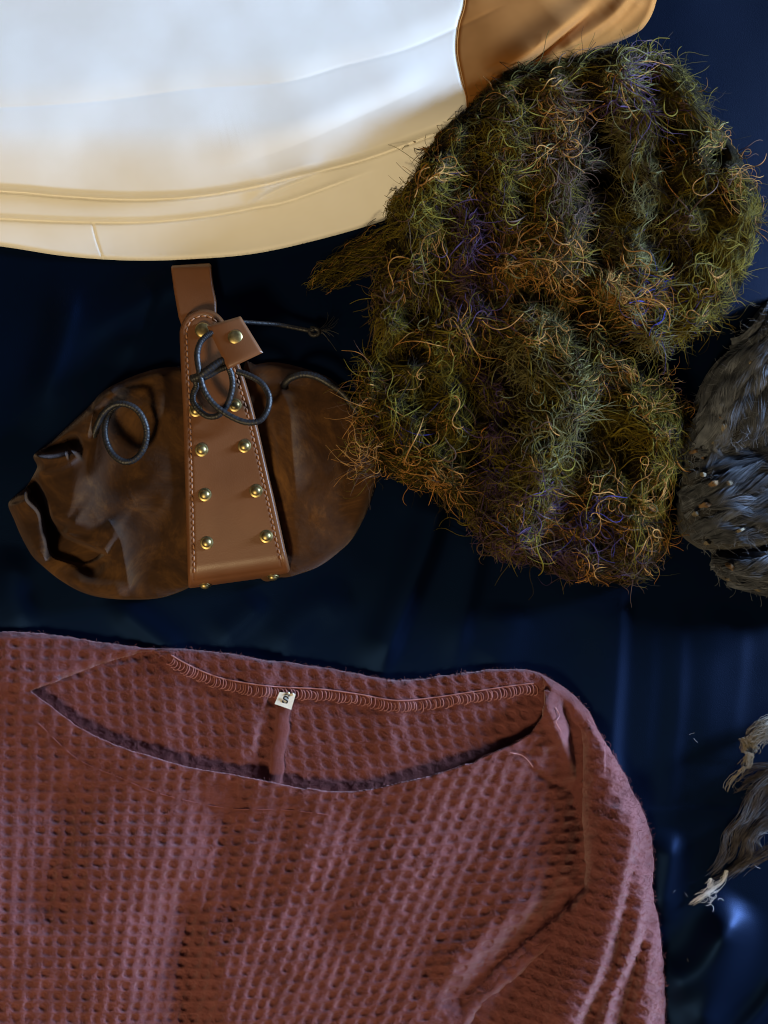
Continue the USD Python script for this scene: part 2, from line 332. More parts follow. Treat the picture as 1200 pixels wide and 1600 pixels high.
def build_garment():
    g = thing('folded_garment', 'cream fleece garment with tan side panel, hem folded in soft layers', 'garment')
    seam = SEAM[::-1]
    body = list(map(tuple, spline(hem, 8))) + [(705, 318)] + list(map(tuple, seam[2:])) + [(745, -260), (-260, -260)]
    right = spline([(1034, -260), (1034, -60), (1026, 0), (1011, 36), (985, 57), (900, 95), (820, 150), (760, 215), (720, 300), (705, 330)], 8)
    tanp = list(map(tuple, SEAM)) + list(map(tuple, right[::-1]))
    whole = np.vstack([spline(hem, 8), [(705, 330)], right[::-1], [(1034, -260), (-260, -260), (-260, 366)]])
    lr = shapely.LineString(whole); rim = np.array([q.coords[0] for q in shapely.line_interpolate_point(lr, np.arange(0, lr.length, 0.7))])
    m, (Pc, zc) = panel_mesh(body, garment_height, 1.9, 8, sharp=True, rim=rim); obj('body_panel', m, M['cream'], g)
    m, _ = panel_mesh(tanp, garment_height, 1.9, 8, sharp=True, rim=rim); obj('side_panel', m, M['tan'], g, label='tan side panel')
    st = [np.array(p) for p in SEAM[8:-8]]
    P = np.array(st); z = garment_height(P, np.full(len(P), 50.0), np.ones(len(P))) + 0.3
    obj('side_seam', tube(at(P, z), 1.3 * U, 6), M['tan'], g)
build_garment()

# ------------------------------------------------------------------ waffle sweater
def hash01(a, b, s):
    h = (a.astype(np.int64) * 73856093) ^ (b.astype(np.int64) * 19349663) ^ (s * 83492791)
    h = (h ^ (h >> 13)) * 1274126177 & 0xFFFFFFFF
    return ((h ^ (h >> 16)) & 0xFFFF) / 65535.0
def waffle(u, v, depth=1.0, rx=0.36, ry=0.44):
    cu, cv = np.floor(u), np.floor(v)
    fu = u - cu - 0.5 + 0.10 * (hash01(cu, cv, 1) - 0.5); fv = v - cv - 0.5 + 0.12 * (hash01(cu, cv, 2) - 0.5)
    amp = 0.75 + 0.5 * hash01(cu, cv, 3)
    e = (np.abs(fu / rx) ** 2.6 + np.abs(fv / ry) ** 2.6) ** (1 / 2.6)
    p = smooth01(1.2, 0.72, e)
    ring = np.exp(-((e - 0.84) / 0.16) ** 2) * smooth01(0.30, -0.20, fv)           # shadow line round the top of each pocket
    core = np.exp(-((fu / 0.17) ** 2 + ((fv - 0.10) / 0.20) ** 2))
    loop = np.exp(-((e - 0.52) / 0.15) ** 2) * smooth01(0.2, -0.1, fv)            # the yarn loop bridging each pocket
    edge = 0.14 * np.cos(2 * np.pi * u) + 0.16 * np.cos(2 * np.pi * v)
    knit = 0.10 * np.sin(2 * np.pi * 3 * v + 5.0 * np.abs(fu)) * (1 - p) + 0.07 * np.sin(2 * np.pi * 9 * u) * (1 - p)
    return depth * (-0.55 * p * amp - 0.20 * ring * amp - 0.42 * core * amp + 0.13 * loop * amp + edge + knit)
def warp(P, s=60, a=3.0):
    return P[:, 0] + a * noise2(P, s, 11, 2), P[:, 1] + a * noise2(P, s, 12, 2)
def front_uv(P):
    x, y = warp(P)
    yy = y - 1270
    c = x.copy()
    for _ in range(6):
        g = 0.03 + 0.40 * smooth01(-50, 800, c) - 0.06 * smooth01(750, 950, c)
        c = x + g * yy
    return c / 24.5, (y + 0.10 * (x - 300) * smooth01(200, 600, x)) / 17.2
NECK = [(50, 1080), (80, 1102), (130, 1138), (200, 1170), (280, 1193), (350, 1207), (425, 1220), (480, 1231), (530, 1236), (580, 1231), (650, 1216), (720, 1195), (780, 1170), (825, 1146), (846, 1118)]
def front_height(P, d, E):
    z = 20 + 24 * smooth01(1220, 1370, P[:, 1]) + 8 * noise2(P, 260, 21, 2) + 3.5 * noise2(P, 80, 22, 2)
    # slack folds: each slopes gently to the right, then climbs again quickly
    z -= ridge(P, [(360, 1180), (350, 1250), (346, 1310), (346, 1380), (354, 1440), (372, 1490)], 20, 64, 42, 0.25, pw=1.8)
    z -= ridge(P, [(275, 1330), (284, 1400), (290, 1480), (296, 1560), (302, 1680), (305, 1800)], 30, 66, 36, 0.25, pw=1.8)
    z -= ridge(P, [(452, 1210), (440, 1310), (420, 1380), (398, 1450)], 12, 50, 34, 0.3, pw=1.8)
    z -= ridge(P, [(100, 1200), (92, 1290), (76, 1370), (50, 1470)], 18, 90, 44, 0.25, pw=1.7)
    z -= ridge(P, [(590, 1220), (560, 1320), (520, 1420), (480, 1520)], 9, 60, 40, 0.3)
    z -= ridge(P, [(790, 1220), (740, 1330), (680, 1450), (600, 1560)], 8, 60, 40, 0.3)
    # drop into the armhole and the armpit crease
    z -= ridge(P, [(906, 1120), (906, 1200), (905, 1300), (904, 1390)], 15, 16, 14, 0.1)
    z -= ridge(P, [(915, 1375), (870, 1415), (805, 1470), (745, 1528), (690, 1585)], 17, 22, 22, 0.12)
    z += ridge(P, [(860, 1385), (800, 1430), (740, 1480), (680, 1540)], 12, 22, 26, 0.2)
    # shoulder folds by the neck corner
    z += ridge(P, [(852, 1080), (862, 1120), (885, 1170), (905, 1230)], 12, 12, 12, 0.2)
    z -= ridge(P, [(872, 1085), (890, 1125), (903, 1170), (908, 1225)], 12, 8, 8, 0.2)
    z += ridge(P, [(838, 1175), (860, 1165), (885, 1150)], 7, 7, 10, 0.2)
    z -= ridge(P, [(815, 1195), (850, 1215), (905, 1242)], 4, 6, 6, 0.2)
    z += lip(P, [(-220, 1085), (0, 1081), (50, 1078), (100, 1062), (150, 1043), (220, 1023), (272, 1014)], 5, 8, 40, up=-1)
    u, v = front_uv(P)
    flat = smooth01(-3, 6, d) * (1 - 0.55 * np.exp(-(seam_d(P) / 8) ** 2))
    near = smooth01(830, 880, P[:, 0]) * smooth01(1260, 1180, P[:, 1])
    armp = smooth01(-40, 40, (P[:, 0] - 690) + (P[:, 1] - 1585) * 0.99)       # flatter weave past the armpit crease
    z = z + waffle(u, v, 3.0, 0.31, 0.36) * flat * (1 - 0.75 * near) * (1 - 0.6 * armp)
    dn = near_pd(P, NECKLINE, 150)[0]; nb = np.exp(-(dn / 60) ** 2)
    E = np.where(dn < 40, np.sqrt(np.clip(1 - (1 - np.clip(d / 2.5, 0, 1)) ** 2, 0, 1)), E)
    z = np.maximum(z, 8) + 21 * nb * (0.7 + 0.5 * noise2(P, 120, 28, 1))
    return zs(P) * 0.6 + 4 + 7 * np.exp(-(dn / 10) ** 2) + E * (z - 4 - 7 * np.exp(-(dn / 10) ** 2)) + 1.5 * noise2(P, 9, 26, 1)
NECKLINE = spline(NECK, 3)
TOPSTITCH = spline([(60, 1130), (120, 1185), (190, 1216), (250, 1240), (350, 1262), (450, 1266), (520, 1274)], 8)
def seam_d(P):
    return near_pd(P, TOPSTITCH[::2], 26)[0]
def back_height(P, d, E):
    z = 11 + 4 * noise2(P, 200, 31, 2) + 2 * noise2(P, 60, 33, 2)
    z += ridge(P, [(428, 1010), (420, 1060), (404, 1120), (380, 1200)], 9, 45, 9, 0.15)
    z += ridge(P, [(640, 1050), (625, 1110), (600, 1190)], 6, 40, 14, 0.2)
    z += ridge(P, [(300, 1020), (270, 1100), (260, 1180)], 4, 40, 14, 0.2)
    s, side, _ = pd(P, OVERLOCK[::3])
    z += 5 * smooth01(9, -9, s * side * 1.0)                                   # neck band doubled above the overlock
    z += lip(P, [(30, 1100), (60, 1080), (110, 1060), (180, 1040), (272, 1018)], -4, 5, 30, up=-1)
    x, y = warp(P)
    u = (x - 0.14 * (y - 1100) * smooth01(300, 700, x) - 0.10 * (y - 1100)) / 23.0; v = (y - 0.10 * (x - 450)) / 19.5 + 0.5 * np.floor(u) * 0.35
    seam = np.exp(-(pd(P, BACKSEAM)[0] / 11) ** 4)
    z = z + waffle(u, v, 3.0, 0.33, 0.37) * smooth01(-3, 6, d) * (1 - 0.65 * np.exp(-(s / 11) ** 2)) * (1 - 0.7 * seam) * (1 - 0.75 * np.exp(-(near_pd(P, NECKLINE, 80)[0] / 26) ** 2)) + 4.0 * seam
    return zs(P) * 0.6 + 1.5 + E * z
OVERLOCK = spline([(262, 1030), (290, 1046), (320, 1060), (350, 1070), (400, 1079), (440, 1083), (500, 1086), (560, 1094), (620, 1104), (680, 1099), (740, 1090), (800, 1081), (842, 1076)], 10)
BACKSEAM = np.array([(445, 1100), (440, 1140), (434, 1180), (428, 1235)], float)
SLEEVE = [(905, 1094), (926, 1130), (960, 1180), (986, 1230), (1011, 1280), (1022, 1330), (1023, 1400), (1034, 1470), (1040, 1540), (1041, 1620), (1042, 1760), (700, 1760), (676, 1660), (690, 1588), (740, 1538), (800, 1482), (852, 1440), (900, 1400), (910, 1370), (909, 1300), (910, 1220), (909, 1160), (898, 1115)]
def sleeve_height(P, d, E):
    z = 30 + 6 * noise2(P, 200, 41, 2) + 3 * noise2(P, 70, 42, 2)
    z += 14 * smooth01(860, 960, P[:, 0] + 0.25 * (P[:, 1] - 1300)) - 8 * smooth01(0.0, 1.0, (P[:, 0] - 975 - 0.1 * (P[:, 1] - 1300)) / 60)
    z -= 14 * np.exp(-((P[:, 0] - 908 + 5 * noise2(P, 40, 45, 2)) / 14) ** 2) * smooth01(1400, 1360, P[:, 1])
    z += ridge(P, [(985, 1230), (990, 1290), (978, 1350), (960, 1430), (936, 1510), (902, 1580), (874, 1680)], 32, 60, 14, 0.12)
    z += ridge(P, [(1012, 1340), (1000, 1420), (980, 1490), (958, 1545), (938, 1620), (922, 1700)], 25, 18, 11, 0.12)
    z += ridge(P, [(1030, 1440), (1020, 1500), (1008, 1580), (1000, 1700)], 12, 20, 14, 0.15)
    z -= ridge(P, [(978, 1440), (958, 1520), (925, 1610)], 10, 7, 9, 0.15)
    z -= ridge(P, [(1010, 1450), (990, 1530), (965, 1620)], 8, 6, 8, 0.15)
    z -= ridge(P, [(880, 1590), (840, 1640), (800, 1740)], 10, 26, 26, 0.2)
    z += ridge(P, [(870, 1430), (790, 1510), (720, 1600)], 5, 14, 14, 0.2)
    x, y = warp(P)
    u = (x + 0.26 * (y - 1300)) / 26.0; v = (y - 0.35 * (x - 950)) / 21.0
    E = np.where(P[:, 0] > 945, np.sqrt(np.clip(1 - (1 - np.clip(d / 36, 0, 1)) ** 2, 0, 1)), E)
    lit = 0.75 + 0.35 * smooth01(935, 1000, P[:, 0] + 0.22 * (P[:, 1] - 1350))
    z = z + waffle(u, v, 3.3, 0.31, 0.35) * smooth01(-3, 8, d) * lit 
    return zs(P) * 0.6 + 2.5 + E * z

def build_sweater():
    g = thing('waffle_sweater', 'dusty terracotta waffle knit sweater with wide neck and size tag', 'sweater')
    back = [(60, 1060), (150, 1015), (215, 1012), (300, 1014), (360, 1021), (420, 1030), (520, 1044), (620, 1061), (700, 1054), (770, 1045), (828, 1046), (862, 1066), (872, 1110), (850, 1170), (780, 1215), (650, 1250), (530, 1268), (420, 1250), (280, 1225), (130, 1175), (40, 1110)]
    m, (Pb, zb) = panel_mesh(back, back_height, 1.35, 9, jag=1.6); obj('back_panel', m, M['knit'], g)
    front = spline(NECK, 8)
    top = spline([(-230, 984), (-100, 985), (0, 987), (60, 988), (110, 994), (160, 1002), (220, 1010), (272, 1013)], 6)
    edge = spline([(272, 1013), (220, 1022), (150, 1042), (100, 1062), (50, 1080)], 6)
    shoulder = spline([(846, 1118), (848, 1090), (846, 1064), (832, 1047), (868, 1066), (900, 1090), (930, 1130), (940, 1200), (940, 1300), (938, 1400), (880, 1470), (800, 1540), (740, 1600), (700, 1760)], 6)
    poly = np.vstack([top, edge[1:], front[1:], shoulder[1:], [(-230, 1760)]])
    m, (Pf, zf) = panel_mesh(poly, front_height, 1.4, 15, sharp=True, jag=2.0); obj('front_panel', m, M['knit'], g)
    m, (Psl, zsl) = panel_mesh(SLEEVE, sleeve_height, 1.4, 13, jag=2.4); obj('sleeve', m, M['knit'], g)
    fuzz('fuzz', Pf, zf, 42000, 5.0, 0.4, M['knit_fuzz'], g, 1, 0.2); fuzz('fuzz', Pb, zb, 13000, 5.0, 0.4, M['knit_fuzz'], g, 2, 0.2)
    fuzz('fuzz', Psl, zsl, 26000, 5.5, 0.4, M['knit_fuzz'], g, 3, 0.25)
    tb, tf = cKDTree(Pb), cKDTree(Pf)
    zback = lambda q: zb[tb.query(q)[1]]; zfront = lambda q: zf[tf.query(q)[1]]
    # overlock stitching round the inside of the neck
    r = np.random.default_rng(5); loops = []
    L = np.concatenate([[0], np.cumsum(np.linalg.norm(np.diff(OVERLOCK, axis=0), axis=1))])
    for s in np.arange(4, L[-1] - 4, 5.2):
        c = np.array([np.interp(s, L, OVERLOCK[:, k]) for k in (0, 1)]); c2 = np.array([np.interp(s + 1, L, OVERLOCK[:, k]) for k in (0, 1)])
        t = c2 - c; nrm = np.array([-t[1], t[0]]); a = np.linspace(-0.2, 1.25 * np.pi, 9)
        q = c + np.outer(np.cos(a) * r.uniform(6.5, 9.5) + r.normal(0, 1.0), nrm) + np.outer(np.sin(a) * r.uniform(3.5, 6.5) - 1.5 + r.normal(0, 1.0), t)
        loops.append(at(q, zback(c[None])[0] + 2.0 + 2.2 * np.sin(a)))
    curves('overlock_stitching', np.array(loops), np.full(len(loops), 1.25 * U), M['thread'], g, 'pale pink overlock stitching inside the neck')
    for off in (-9.5,):
        q = OVERLOCK[2:-2] + [0, off]; obj('seam_thread', tube(at(q, zback(q) + 1.5), 1.1 * U, 5), M['thread'], g)
    q = TOPSTITCH; d = [q[i:i + 3] for i in range(0, len(q) - 3, 3)]
    obj('topstitch', join([tube(at(x, zfront(x) + 0.6), 0.8 * U, 5) for x in d]), M['knit_fuzz'], g, kind='stuff')
    for q in ([(797, 1176), (815, 1180), (826, 1189), (833, 1199)], [(868, 1105), (874, 1118), (869, 1128), (876, 1142)]):
        q = spline(q, 6); obj('loose_thread', tube(at(q, zfront(q) + 4 + 2 * np.sin(np.linspace(0, 3, len(q)))), 0.75 * U, 5), M['thread'], g)
    # tape over the centre back seam
    yy = np.linspace(1104, 1228, 60); cx = np.interp(yy, BACKSEAM[:, 1], BACKSEAM[:, 0]) + 1.2 * np.sin(yy / 9); xs_ = np.linspace(-11, 11, 13)
    Q = np.stack([(cx[:, None] + xs_[None] + 0.8 * np.sin(yy / 5)[:, None] * np.sign(xs_)), np.repeat(yy[:, None], 13, 1)], -1)
    zq = np.convolve(np.pad(zback(np.stack([cx, yy], 1)), 4, 'edge'), np.ones(9) / 9, 'valid')[:, None] + 4.5 * np.sqrt(np.clip(1 - (xs_ / 11.5) ** 2, 0, 1))[None] + 0.6 * noise2(Q, 5, 47, 2)
    ix = np.arange(60 * 13).reshape(60, 13); a_, b_, c_, d_ = ix[:-1, :-1].ravel(), ix[:-1, 1:].ravel(), ix[1:, 1:].ravel(), ix[1:, :-1].ravel()
    obj('back_seam', (at(Q.reshape(-1, 2), zq.ravel()), np.vstack([np.stack([a_, d_, c_], 1), np.stack([a_, c_, b_], 1)])), M['knit'], g)
    # size tag
    quad = np.array([(437, 1081), (462, 1085), (455, 1109), (429, 1100)], float)
    zt = zback(quad).max() + 3
    c = quad.mean(0); V = []
    for k, dz in ((0, 0.0), (1, 1.4)):
        for j, p in enumerate(quad): V.append(at(p, zt + (4 if j in (2, 3) else 0) + dz))
    F = [(0, 2, 1), (0, 3, 2), (4, 5, 6), (4, 6, 7)] + [f for j in range(4) for f in ((j, (j + 1) % 4, 4 + (j + 1) % 4), (j, 4 + (j + 1) % 4, 4 + j))]
    F = np.array([f[::-1] for f in F])
    tg = obj('size_tag', (np.array(V), F), M['label'], g, smooth=False, label='small white size tag')
    t = meshkit.text_mesh('S', 12 * U, 0.8 * U, bold=True); t.apply_translation([-t.bounds[:, 0].mean(), -t.bounds[:, 1].mean(), 0])
    t.apply_transform(trimesh.transformations.rotation_matrix(math.radians(-14), [0, 0, 1])); t.apply_transform(trimesh.transformations.rotation_matrix(math.atan2(4, 21), [1, 0, 0])); t.apply_translation(at((446, 1093.5), zt + 4.4))
    obj('letter', t, M['ink'], tg, smooth=False)
    knots = []
    for p in ((451, 1083), (458, 1084.5)):
        s = trimesh.creation.icosphere(2, 2.0 * U); s.apply_translation(at(p, zt + 2.5)); knots.append((s.vertices, s.faces))
    obj('tag_stitch', join(knots), M['label'], tg)
build_sweater()

# ------------------------------------------------------------------ leather pouch
BAG_L = [(300, 576), (283, 573), (250, 575), (215, 585), (180, 600), (158, 614), (138, 636), (108, 664), (78, 692), (53, 711), (58, 728), (53, 741), (40, 762), (25, 774), (13, 788), (22, 812), (34, 840), (50, 868), (66, 884), (92, 905), (125, 924), (160, 934), (205, 937), (245, 935), (275, 927), (298, 916), (304, 905), (304, 880), (304, 600)]
def bag_left_height(P, d, E):
    x, y = P[:, 0], P[:, 1]
    z = 14 + 34 * np.exp(-((x - 255) / 130) ** 2 - ((y - 760) / 130) ** 2) + 2.5 * noise2(P, 60, 51, 3)
    z += ridge(P, [(176, 592), (158, 626), (142, 690), (120, 750), (100, 830)], 28, 52, 36, 0.08, pw=1.5)     # crest from the cord down to the mouth
    z += ridge(P, [(150, 606), (146, 640), (134, 690)], 14, 16, 7, 0.15, pw=1.2)
    z += ridge(P, [(96, 826), (120, 842), (150, 856), (172, 868)], 20, 9, 40, 0.15, pw=1.4)
    z += ridge(P, [(166, 808), (186, 840), (195, 880), (204, 930)], 18, 34, 14, 0.15, pw=1.2)
    z += ridge(P, [(160, 610), (200, 596), (246, 584), (252, 620), (236, 660)], 13, 22, 12, 0.15)
    z -= ridge(P, [(205, 640), (176, 730), (190, 790)], 16, 34, 44, 0.25)
    z += ridge(P, [(100, 905), (150, 915), (205, 922)], 10, 26, 14, 0.25)
    z += ridge(P, [(16, 786), (30, 826), (50, 862), (66, 884)], 12, 10, 30, 0.05)
    z += ridge(P, [(44, 760), (60, 800), (70, 840), (67, 880)], 28, 30, 6, 0.08)                     # turned-out rim of the mouth
    z += ridge(P, [(54, 738), (70, 734), (105, 722), (124, 708)], 20, 8, 24, 0.1)
    z += ridge(P, [(54, 713), (78, 716), (108, 711)], 14, 6, 8, 0.1)
    z += ridge(P, [(60, 700), (100, 668), (140, 632)], 14, 10, 16, 0.1)
    z += 5 * (0.5 - np.abs(noise2(P, 46, 54, 2)))
    z -= pit(P, [(50, 752), (62, 764), (72, 790), (84, 824), (98, 838), (150, 860), (160, 866), (130, 876), (100, 872), (80, 862), (71, 836), (62, 800), (44, 778)], 50, 6)
    z -= pit(P, [(60, 708), (88, 692), (118, 680), (124, 698), (100, 709), (75, 712)], 20, 6)
    z -= pit(P, [(84, 856), (112, 876), (140, 896), (158, 888), (166, 874), (120, 864)], 14, 10)
    return zs(P) + E * np.maximum(z, 3)
BAG_R = [(380, 575), (400, 569), (425, 566), (450, 569), (490, 580), (520, 594), (546, 620), (566, 655), (582, 695), (591, 735), (577, 790), (553, 838), (530, 862), (500, 884), (470, 896), (440, 902), (400, 890), (370, 700)]
def bag_right_height(P, d, E):
    x, y = P[:, 0], P[:, 1]
    z = 12 + 36 * np.exp(-((x - 470) / 95) ** 2 - ((y - 740) / 140) ** 2) + 2.5 * noise2(P, 60, 61, 3)
    z += ridge(P, [(430, 590), (452, 640), (457, 700), (464, 790)], 12, 22, 16, 0.2, pw=1.3)
    z += ridge(P, [(420, 640), (434, 690), (436, 760)], 7, 8, 10, 0.2, pw=1.3); z += 4 * (0.5 - np.abs(noise2(P, 50, 64, 2)))
    z += ridge(P, [(400, 580), (410, 600), (424, 640)], 5, 8, 8, 0.2)
    z -= ridge(P, [(408, 600), (424, 690), (440, 800), (450, 880)], 10, 14, 10, 0.1)
    z += ridge(P, [(500, 700), (520, 760), (505, 830)], 5, 30, 20, 0.2)
    z -= pit(P, [(441, 598), (449, 598), (450, 605), (442, 606)], 9, 2)
    return zs(P) + E * z
STRAP = [(281, 530), (282, 512), (290, 495), (303, 486), (319, 483), (335, 487), (347, 497), (355, 512), (366, 545), (385, 600), (400, 655), (414, 715), (430, 785), (443, 845), (452, 885), (452, 893), (446, 898), (400, 905), (350, 912), (302, 919), (296, 918), (294, 912), (292, 850), (290, 780), (288, 710), (286, 640), (283, 580)]
def strap_height(P, d, E):
    x, y = P[:, 0], P[:, 1]
    z = 46 + 12 * np.exp(-((y - 760) / 120) ** 2) - 6 * smooth01(560, 480, y)
    bottom = 918 - (x - 296) * 0.135
    t = np.clip((bottom - y) / 34, 0, 1)
    z -= 40 * (1 - np.sqrt(np.clip(1 - (1 - t) ** 2, 0, 1)))                # rolls under at the lower end
    z -= 1.6 * np.exp(-((d - 10.5) / 2.2) ** 2)                              # stitch groove
    z += 0.5 * noise2(P, 40, 71, 2)
    return z
def build_pouch():
    g = thing('leather_pouch', 'brown suede drawstring pouch with riveted tan leather strap and black cords', 'pouch')
    m, (Pl, zl) = panel_mesh(BAG_L, bag_left_height, 1.6, 14)
    m2, (Pr, zr) = panel_mesh(BAG_R, bag_right_height, 1.6, 14)
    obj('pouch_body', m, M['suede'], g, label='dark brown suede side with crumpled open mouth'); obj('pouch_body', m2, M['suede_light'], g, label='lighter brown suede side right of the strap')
    def zstrap(P, d, E): return strap_height(P, d, E) - (1 - E) * 9
    m, (Pst, zst) = panel_mesh(STRAP, zstrap, 1.6, 5); 
    # the strap's thickness: a skirt down to the suede
    line = spline(STRAP, 10, True); zt = strap_height(line, np.zeros(len(line)), 0) - 9
    lo = at(line, zt - 16); hi = at(line, zt + 0.05); n = len(line); k = np.arange(n); k2 = (k + 1) % n
    sk = (np.vstack([hi, lo]), np.vstack([np.stack([k, k2, n + k2], 1), np.stack([k, n + k2, n + k], 1)]))
    st = obj('front_strap', m, M['leather'], g); obj('strap_edge', sk, M['leather_edge'], st)
    # stitching
    inset = np.array(Polygon(line).buffer(-10.5).exterior.coords)
    s0 = np.argmin(np.hypot(inset[:, 0] - 303, inset[:, 1] - 905)); inset = np.roll(inset[:-1], -s0, 0)
    if inset[5, 1] > inset[0, 1] or inset[len(inset) // 8, 0] > 330: inset = inset[::-1]
    L = np.concatenate([[0], np.cumsum(np.linalg.norm(np.diff(inset, axis=0), axis=1))]); ms = []
    for s in np.arange(3, L[-1], 9.4):
        q = np.array([[np.interp(s + e, L, inset[:, kk]) for kk in (0, 1)] for e in (0, 1.6, 3.3, 5.0, 6.6)])
        if q[:, 1].min() > 893 - (q[0, 0] - 296) * 0.13: continue
        z = strap_height(q, np.full(5, 10.5), 0) + np.array([-0.4, 0.9, 1.3, 0.9, -0.4])
        ms.append(tube(at(q, z), 1.25 * U, 6))
    obj('stitching', join(ms), M['stitch'], st, kind='stuff')
    # studs
    prof = np.array([(0, 6.4), (2.2, 6.2), (4.3, 5.5), (5.9, 4.4), (7.0, 2.9), (7.3, 1.8), (8.6, 1.5), (9.9, 0.9), (10.2, 0.0), (10.0, -1.5)])[::-1]
    def stud(p, z, tilt=0.0, name='stud', pr=prof, s=1.0, mtl='brass'):
        m = trimesh.creation.revolve(pr * U * s, sections=28)
        if tilt: m.apply_transform(trimesh.transformations.rotation_matrix(tilt, [1, 0, 0]))
        m.apply_translation(at(p, z)); return obj(name, m, M[mtl], g, smooth=40)
    for p in ((315, 703), (382, 697), (320, 773), (400, 767), (323, 848), (416, 838), (367, 633), (306, 641)):
        stud(p, strap_height(np.array([p], float), np.array([50.0]), 0)[0] + 0.3)
    for p in ((320, 914), (426, 901)): stud(p, 15, math.radians(72))
    # belt loop
    def zloop(P, d, E): return 14 + 4 * smooth01(420, 500, P[:, 1]) + E * 5 - 10 * (1 - np.sqrt(np.clip(1 - (1 - np.clip((P[:, 1] - 412) / 10, 0, 1)) ** 2, 0, 1))) + 0.8 * noise2(P, 30, 73, 2)
    loop = [(267, 418), (269, 415), (327, 411), (330, 414), (333, 445), (338, 470), (339, 500), (310, 510), (284, 510), (279, 495), (272, 455)]
    poly = np.array(loop, float)
    m, _ = panel_mesh(loop, zloop, 1.5, 4, sharp=True); bl = obj('belt_loop', m, M['leather'], g)
    zt = zloop(poly, 0, 0); n = len(poly); k = np.arange(n); k2 = (k + 1) % n
    obj('loop_edge', (np.vstack([at(poly, zt), at(poly, 2)]), np.vstack([np.stack([k, k2, n + k2], 1), np.stack([k, n + k2, n + k], 1)])), M['leather_edge'], bl, smooth=False)
    # snap cap under the tab
    cap = np.array([(0, 4.2), (6, 4.0), (9.5, 3.2), (11.6, 1.6), (12.0, 0), (11.8, -2)])[::-1]
    stud((316.5, 516), 44, 0, 'snap_cap', cap)
    # tab: a folded square of leather
    A, B, C, D = map(np.array, ((323.0, 509.0), (376.0, 494.0), (411.0, 551.0), (356.0, 577.0)))
    nu, nv = 30, 34
    def tabz(a, b): return 74 + 3 * np.sin(a * 3) + 8 * b
    V = []
    for layer in (0, 1):
        for j in range(nv):
            for i in range(nu):
                a, b = i / (nu - 1), j / (nv - 1)
                p = (A * (1 - a) + B * a) * (1 - b) + (D * (1 - a) + C * a) * b
                e = min(a, 1 - a, b * 1.2, (1 - b) * 0.6) * 55
                round_ = math.sqrt(max(0, 1 - (1 - min(e / 5.0, 1)) ** 2))
                z = tabz(a, b) - 4 * (1 - round_) if layer == 0 else tabz(a, b) - 15 + (4 * b)
                V.append(at(p, z))
    V = np.array(V); idx = np.arange(nu * nv).reshape(nv, nu); F = []
    a_, b_, c_, d_ = idx[:-1, :-1].ravel(), idx[:-1, 1:].ravel(), idx[1:, 1:].ravel(), idx[1:, :-1].ravel()
    F = np.vstack([np.stack([a_, d_, c_], 1), np.stack([a_, c_, b_], 1), np.stack([a_, c_, d_], 1) + nu * nv, np.stack([a_, b_, c_], 1) + nu * nv])
    tab = obj('tab', (V, F), M['leather'], g, smooth=True)
    rim = np.concatenate([idx[0, :], idx[1:, -1], idx[-1, -2::-1], idx[-2:0, 0]]); n = len(rim); k = np.arange(n); k2 = (k + 1) % n
    V3 = np.vstack([V[rim], V[rim + nu * nv]])
    obj('tab_edge', (V3, np.vstack([np.stack([k, k2, n + k2], 1), np.stack([k, n + k2, n + k], 1)])), M['leather_edge'], tab, smooth=False)
    cap2 = np.array([(0, 3.4), (5, 3.2), (8.6, 2.5), (10.6, 1.2), (11.2, 0), (11, -2)])[::-1]
    stud((367.5, 527), 79.5, 0, 'rivet', cap2)
    # cords
    def cord(pts, z, r=4.6, name='cord', seed=0, label=None):
        p = np.array(pts, float); q = spline(np.column_stack([p, z]), 12)
        w = r * (1 + 0.06 * np.sin(np.arange(len(q)) * 2.1)) * U
        return obj(name, tube(at(q[:, :2], q[:, 2]), w, 12), M['cord'], g, label=label)
    f = lambda L: [(250 + a / 4, 390 + b / 4) for a, b in L]
    cord(f([(330, 520), (290, 540), (250, 585), (232, 660), (245, 760), (272, 870), (330, 960), (420, 1030), (530, 1078), (620, 1070), (668, 1010), (683, 930), (655, 860), (610, 815), (540, 780), (480, 762)]), [72, 74, 76, 77, 76, 75, 75, 76, 76, 75, 73, 70, 68, 66, 64, 62])
    cord(f([(215, 805), (228, 850), (208, 900), (208, 950), (240, 1000), (300, 1042), (370, 1032), (425, 960), (452, 860), (448, 790), (430, 740)]), [68, 66, 64, 64, 64, 65, 65, 66, 67, 68, 70])
    cord(f([(440, 680), (380, 700), (310, 745), (250, 790), (200, 808)]), [72, 74, 76, 74, 68], 6.2)
    cord(f([(430, 730), (370, 750), (300, 790), (235, 815)]), [68, 69, 70, 68], 4.6)
    cord(f([(480, 450), (640, 462), (740, 470), (850, 490), (960, 512)]), [60, 40, 26, 20, 18], 3.4)
    kn = [tube(at(spline(f([(940, 490), (985, 500), (990, 525), (955, 535), (935, 510), (965, 495)]), 8), 20), 3.4 * U, 10)]
    obj('cord_knot', join(kn), M['cord'], g)
    r = np.random.default_rng(8); fr = []
    for i in range(16):
        a = r.normal(-0.05, 0.28); L = r.uniform(14, 44); t = np.linspace(0, 1, 6)
        q = np.array([496.0, 516.0]) + np.stack([np.cos(a + 0.5 * t * r.normal()) * L * t, np.sin(a + 0.5 * t * r.normal()) * L * t], -1)
        fr.append(at(q, 18 - 4 * t + r.uniform(-2, 4)))
    curves('frayed_end', np.array(fr), np.full(16, 0.8 * U), M['cord'], g)
    cord([(443, 603), (447, 597), (456, 590), (475, 585), (495, 589), (515, 600), (535, 614), (556, 640), (575, 668)], [30, 38, 44, 46, 46, 44, 40, 34, 26], 5.2)
    f2 = lambda L: [(a / 4, 560 + b / 4) for a, b in L]
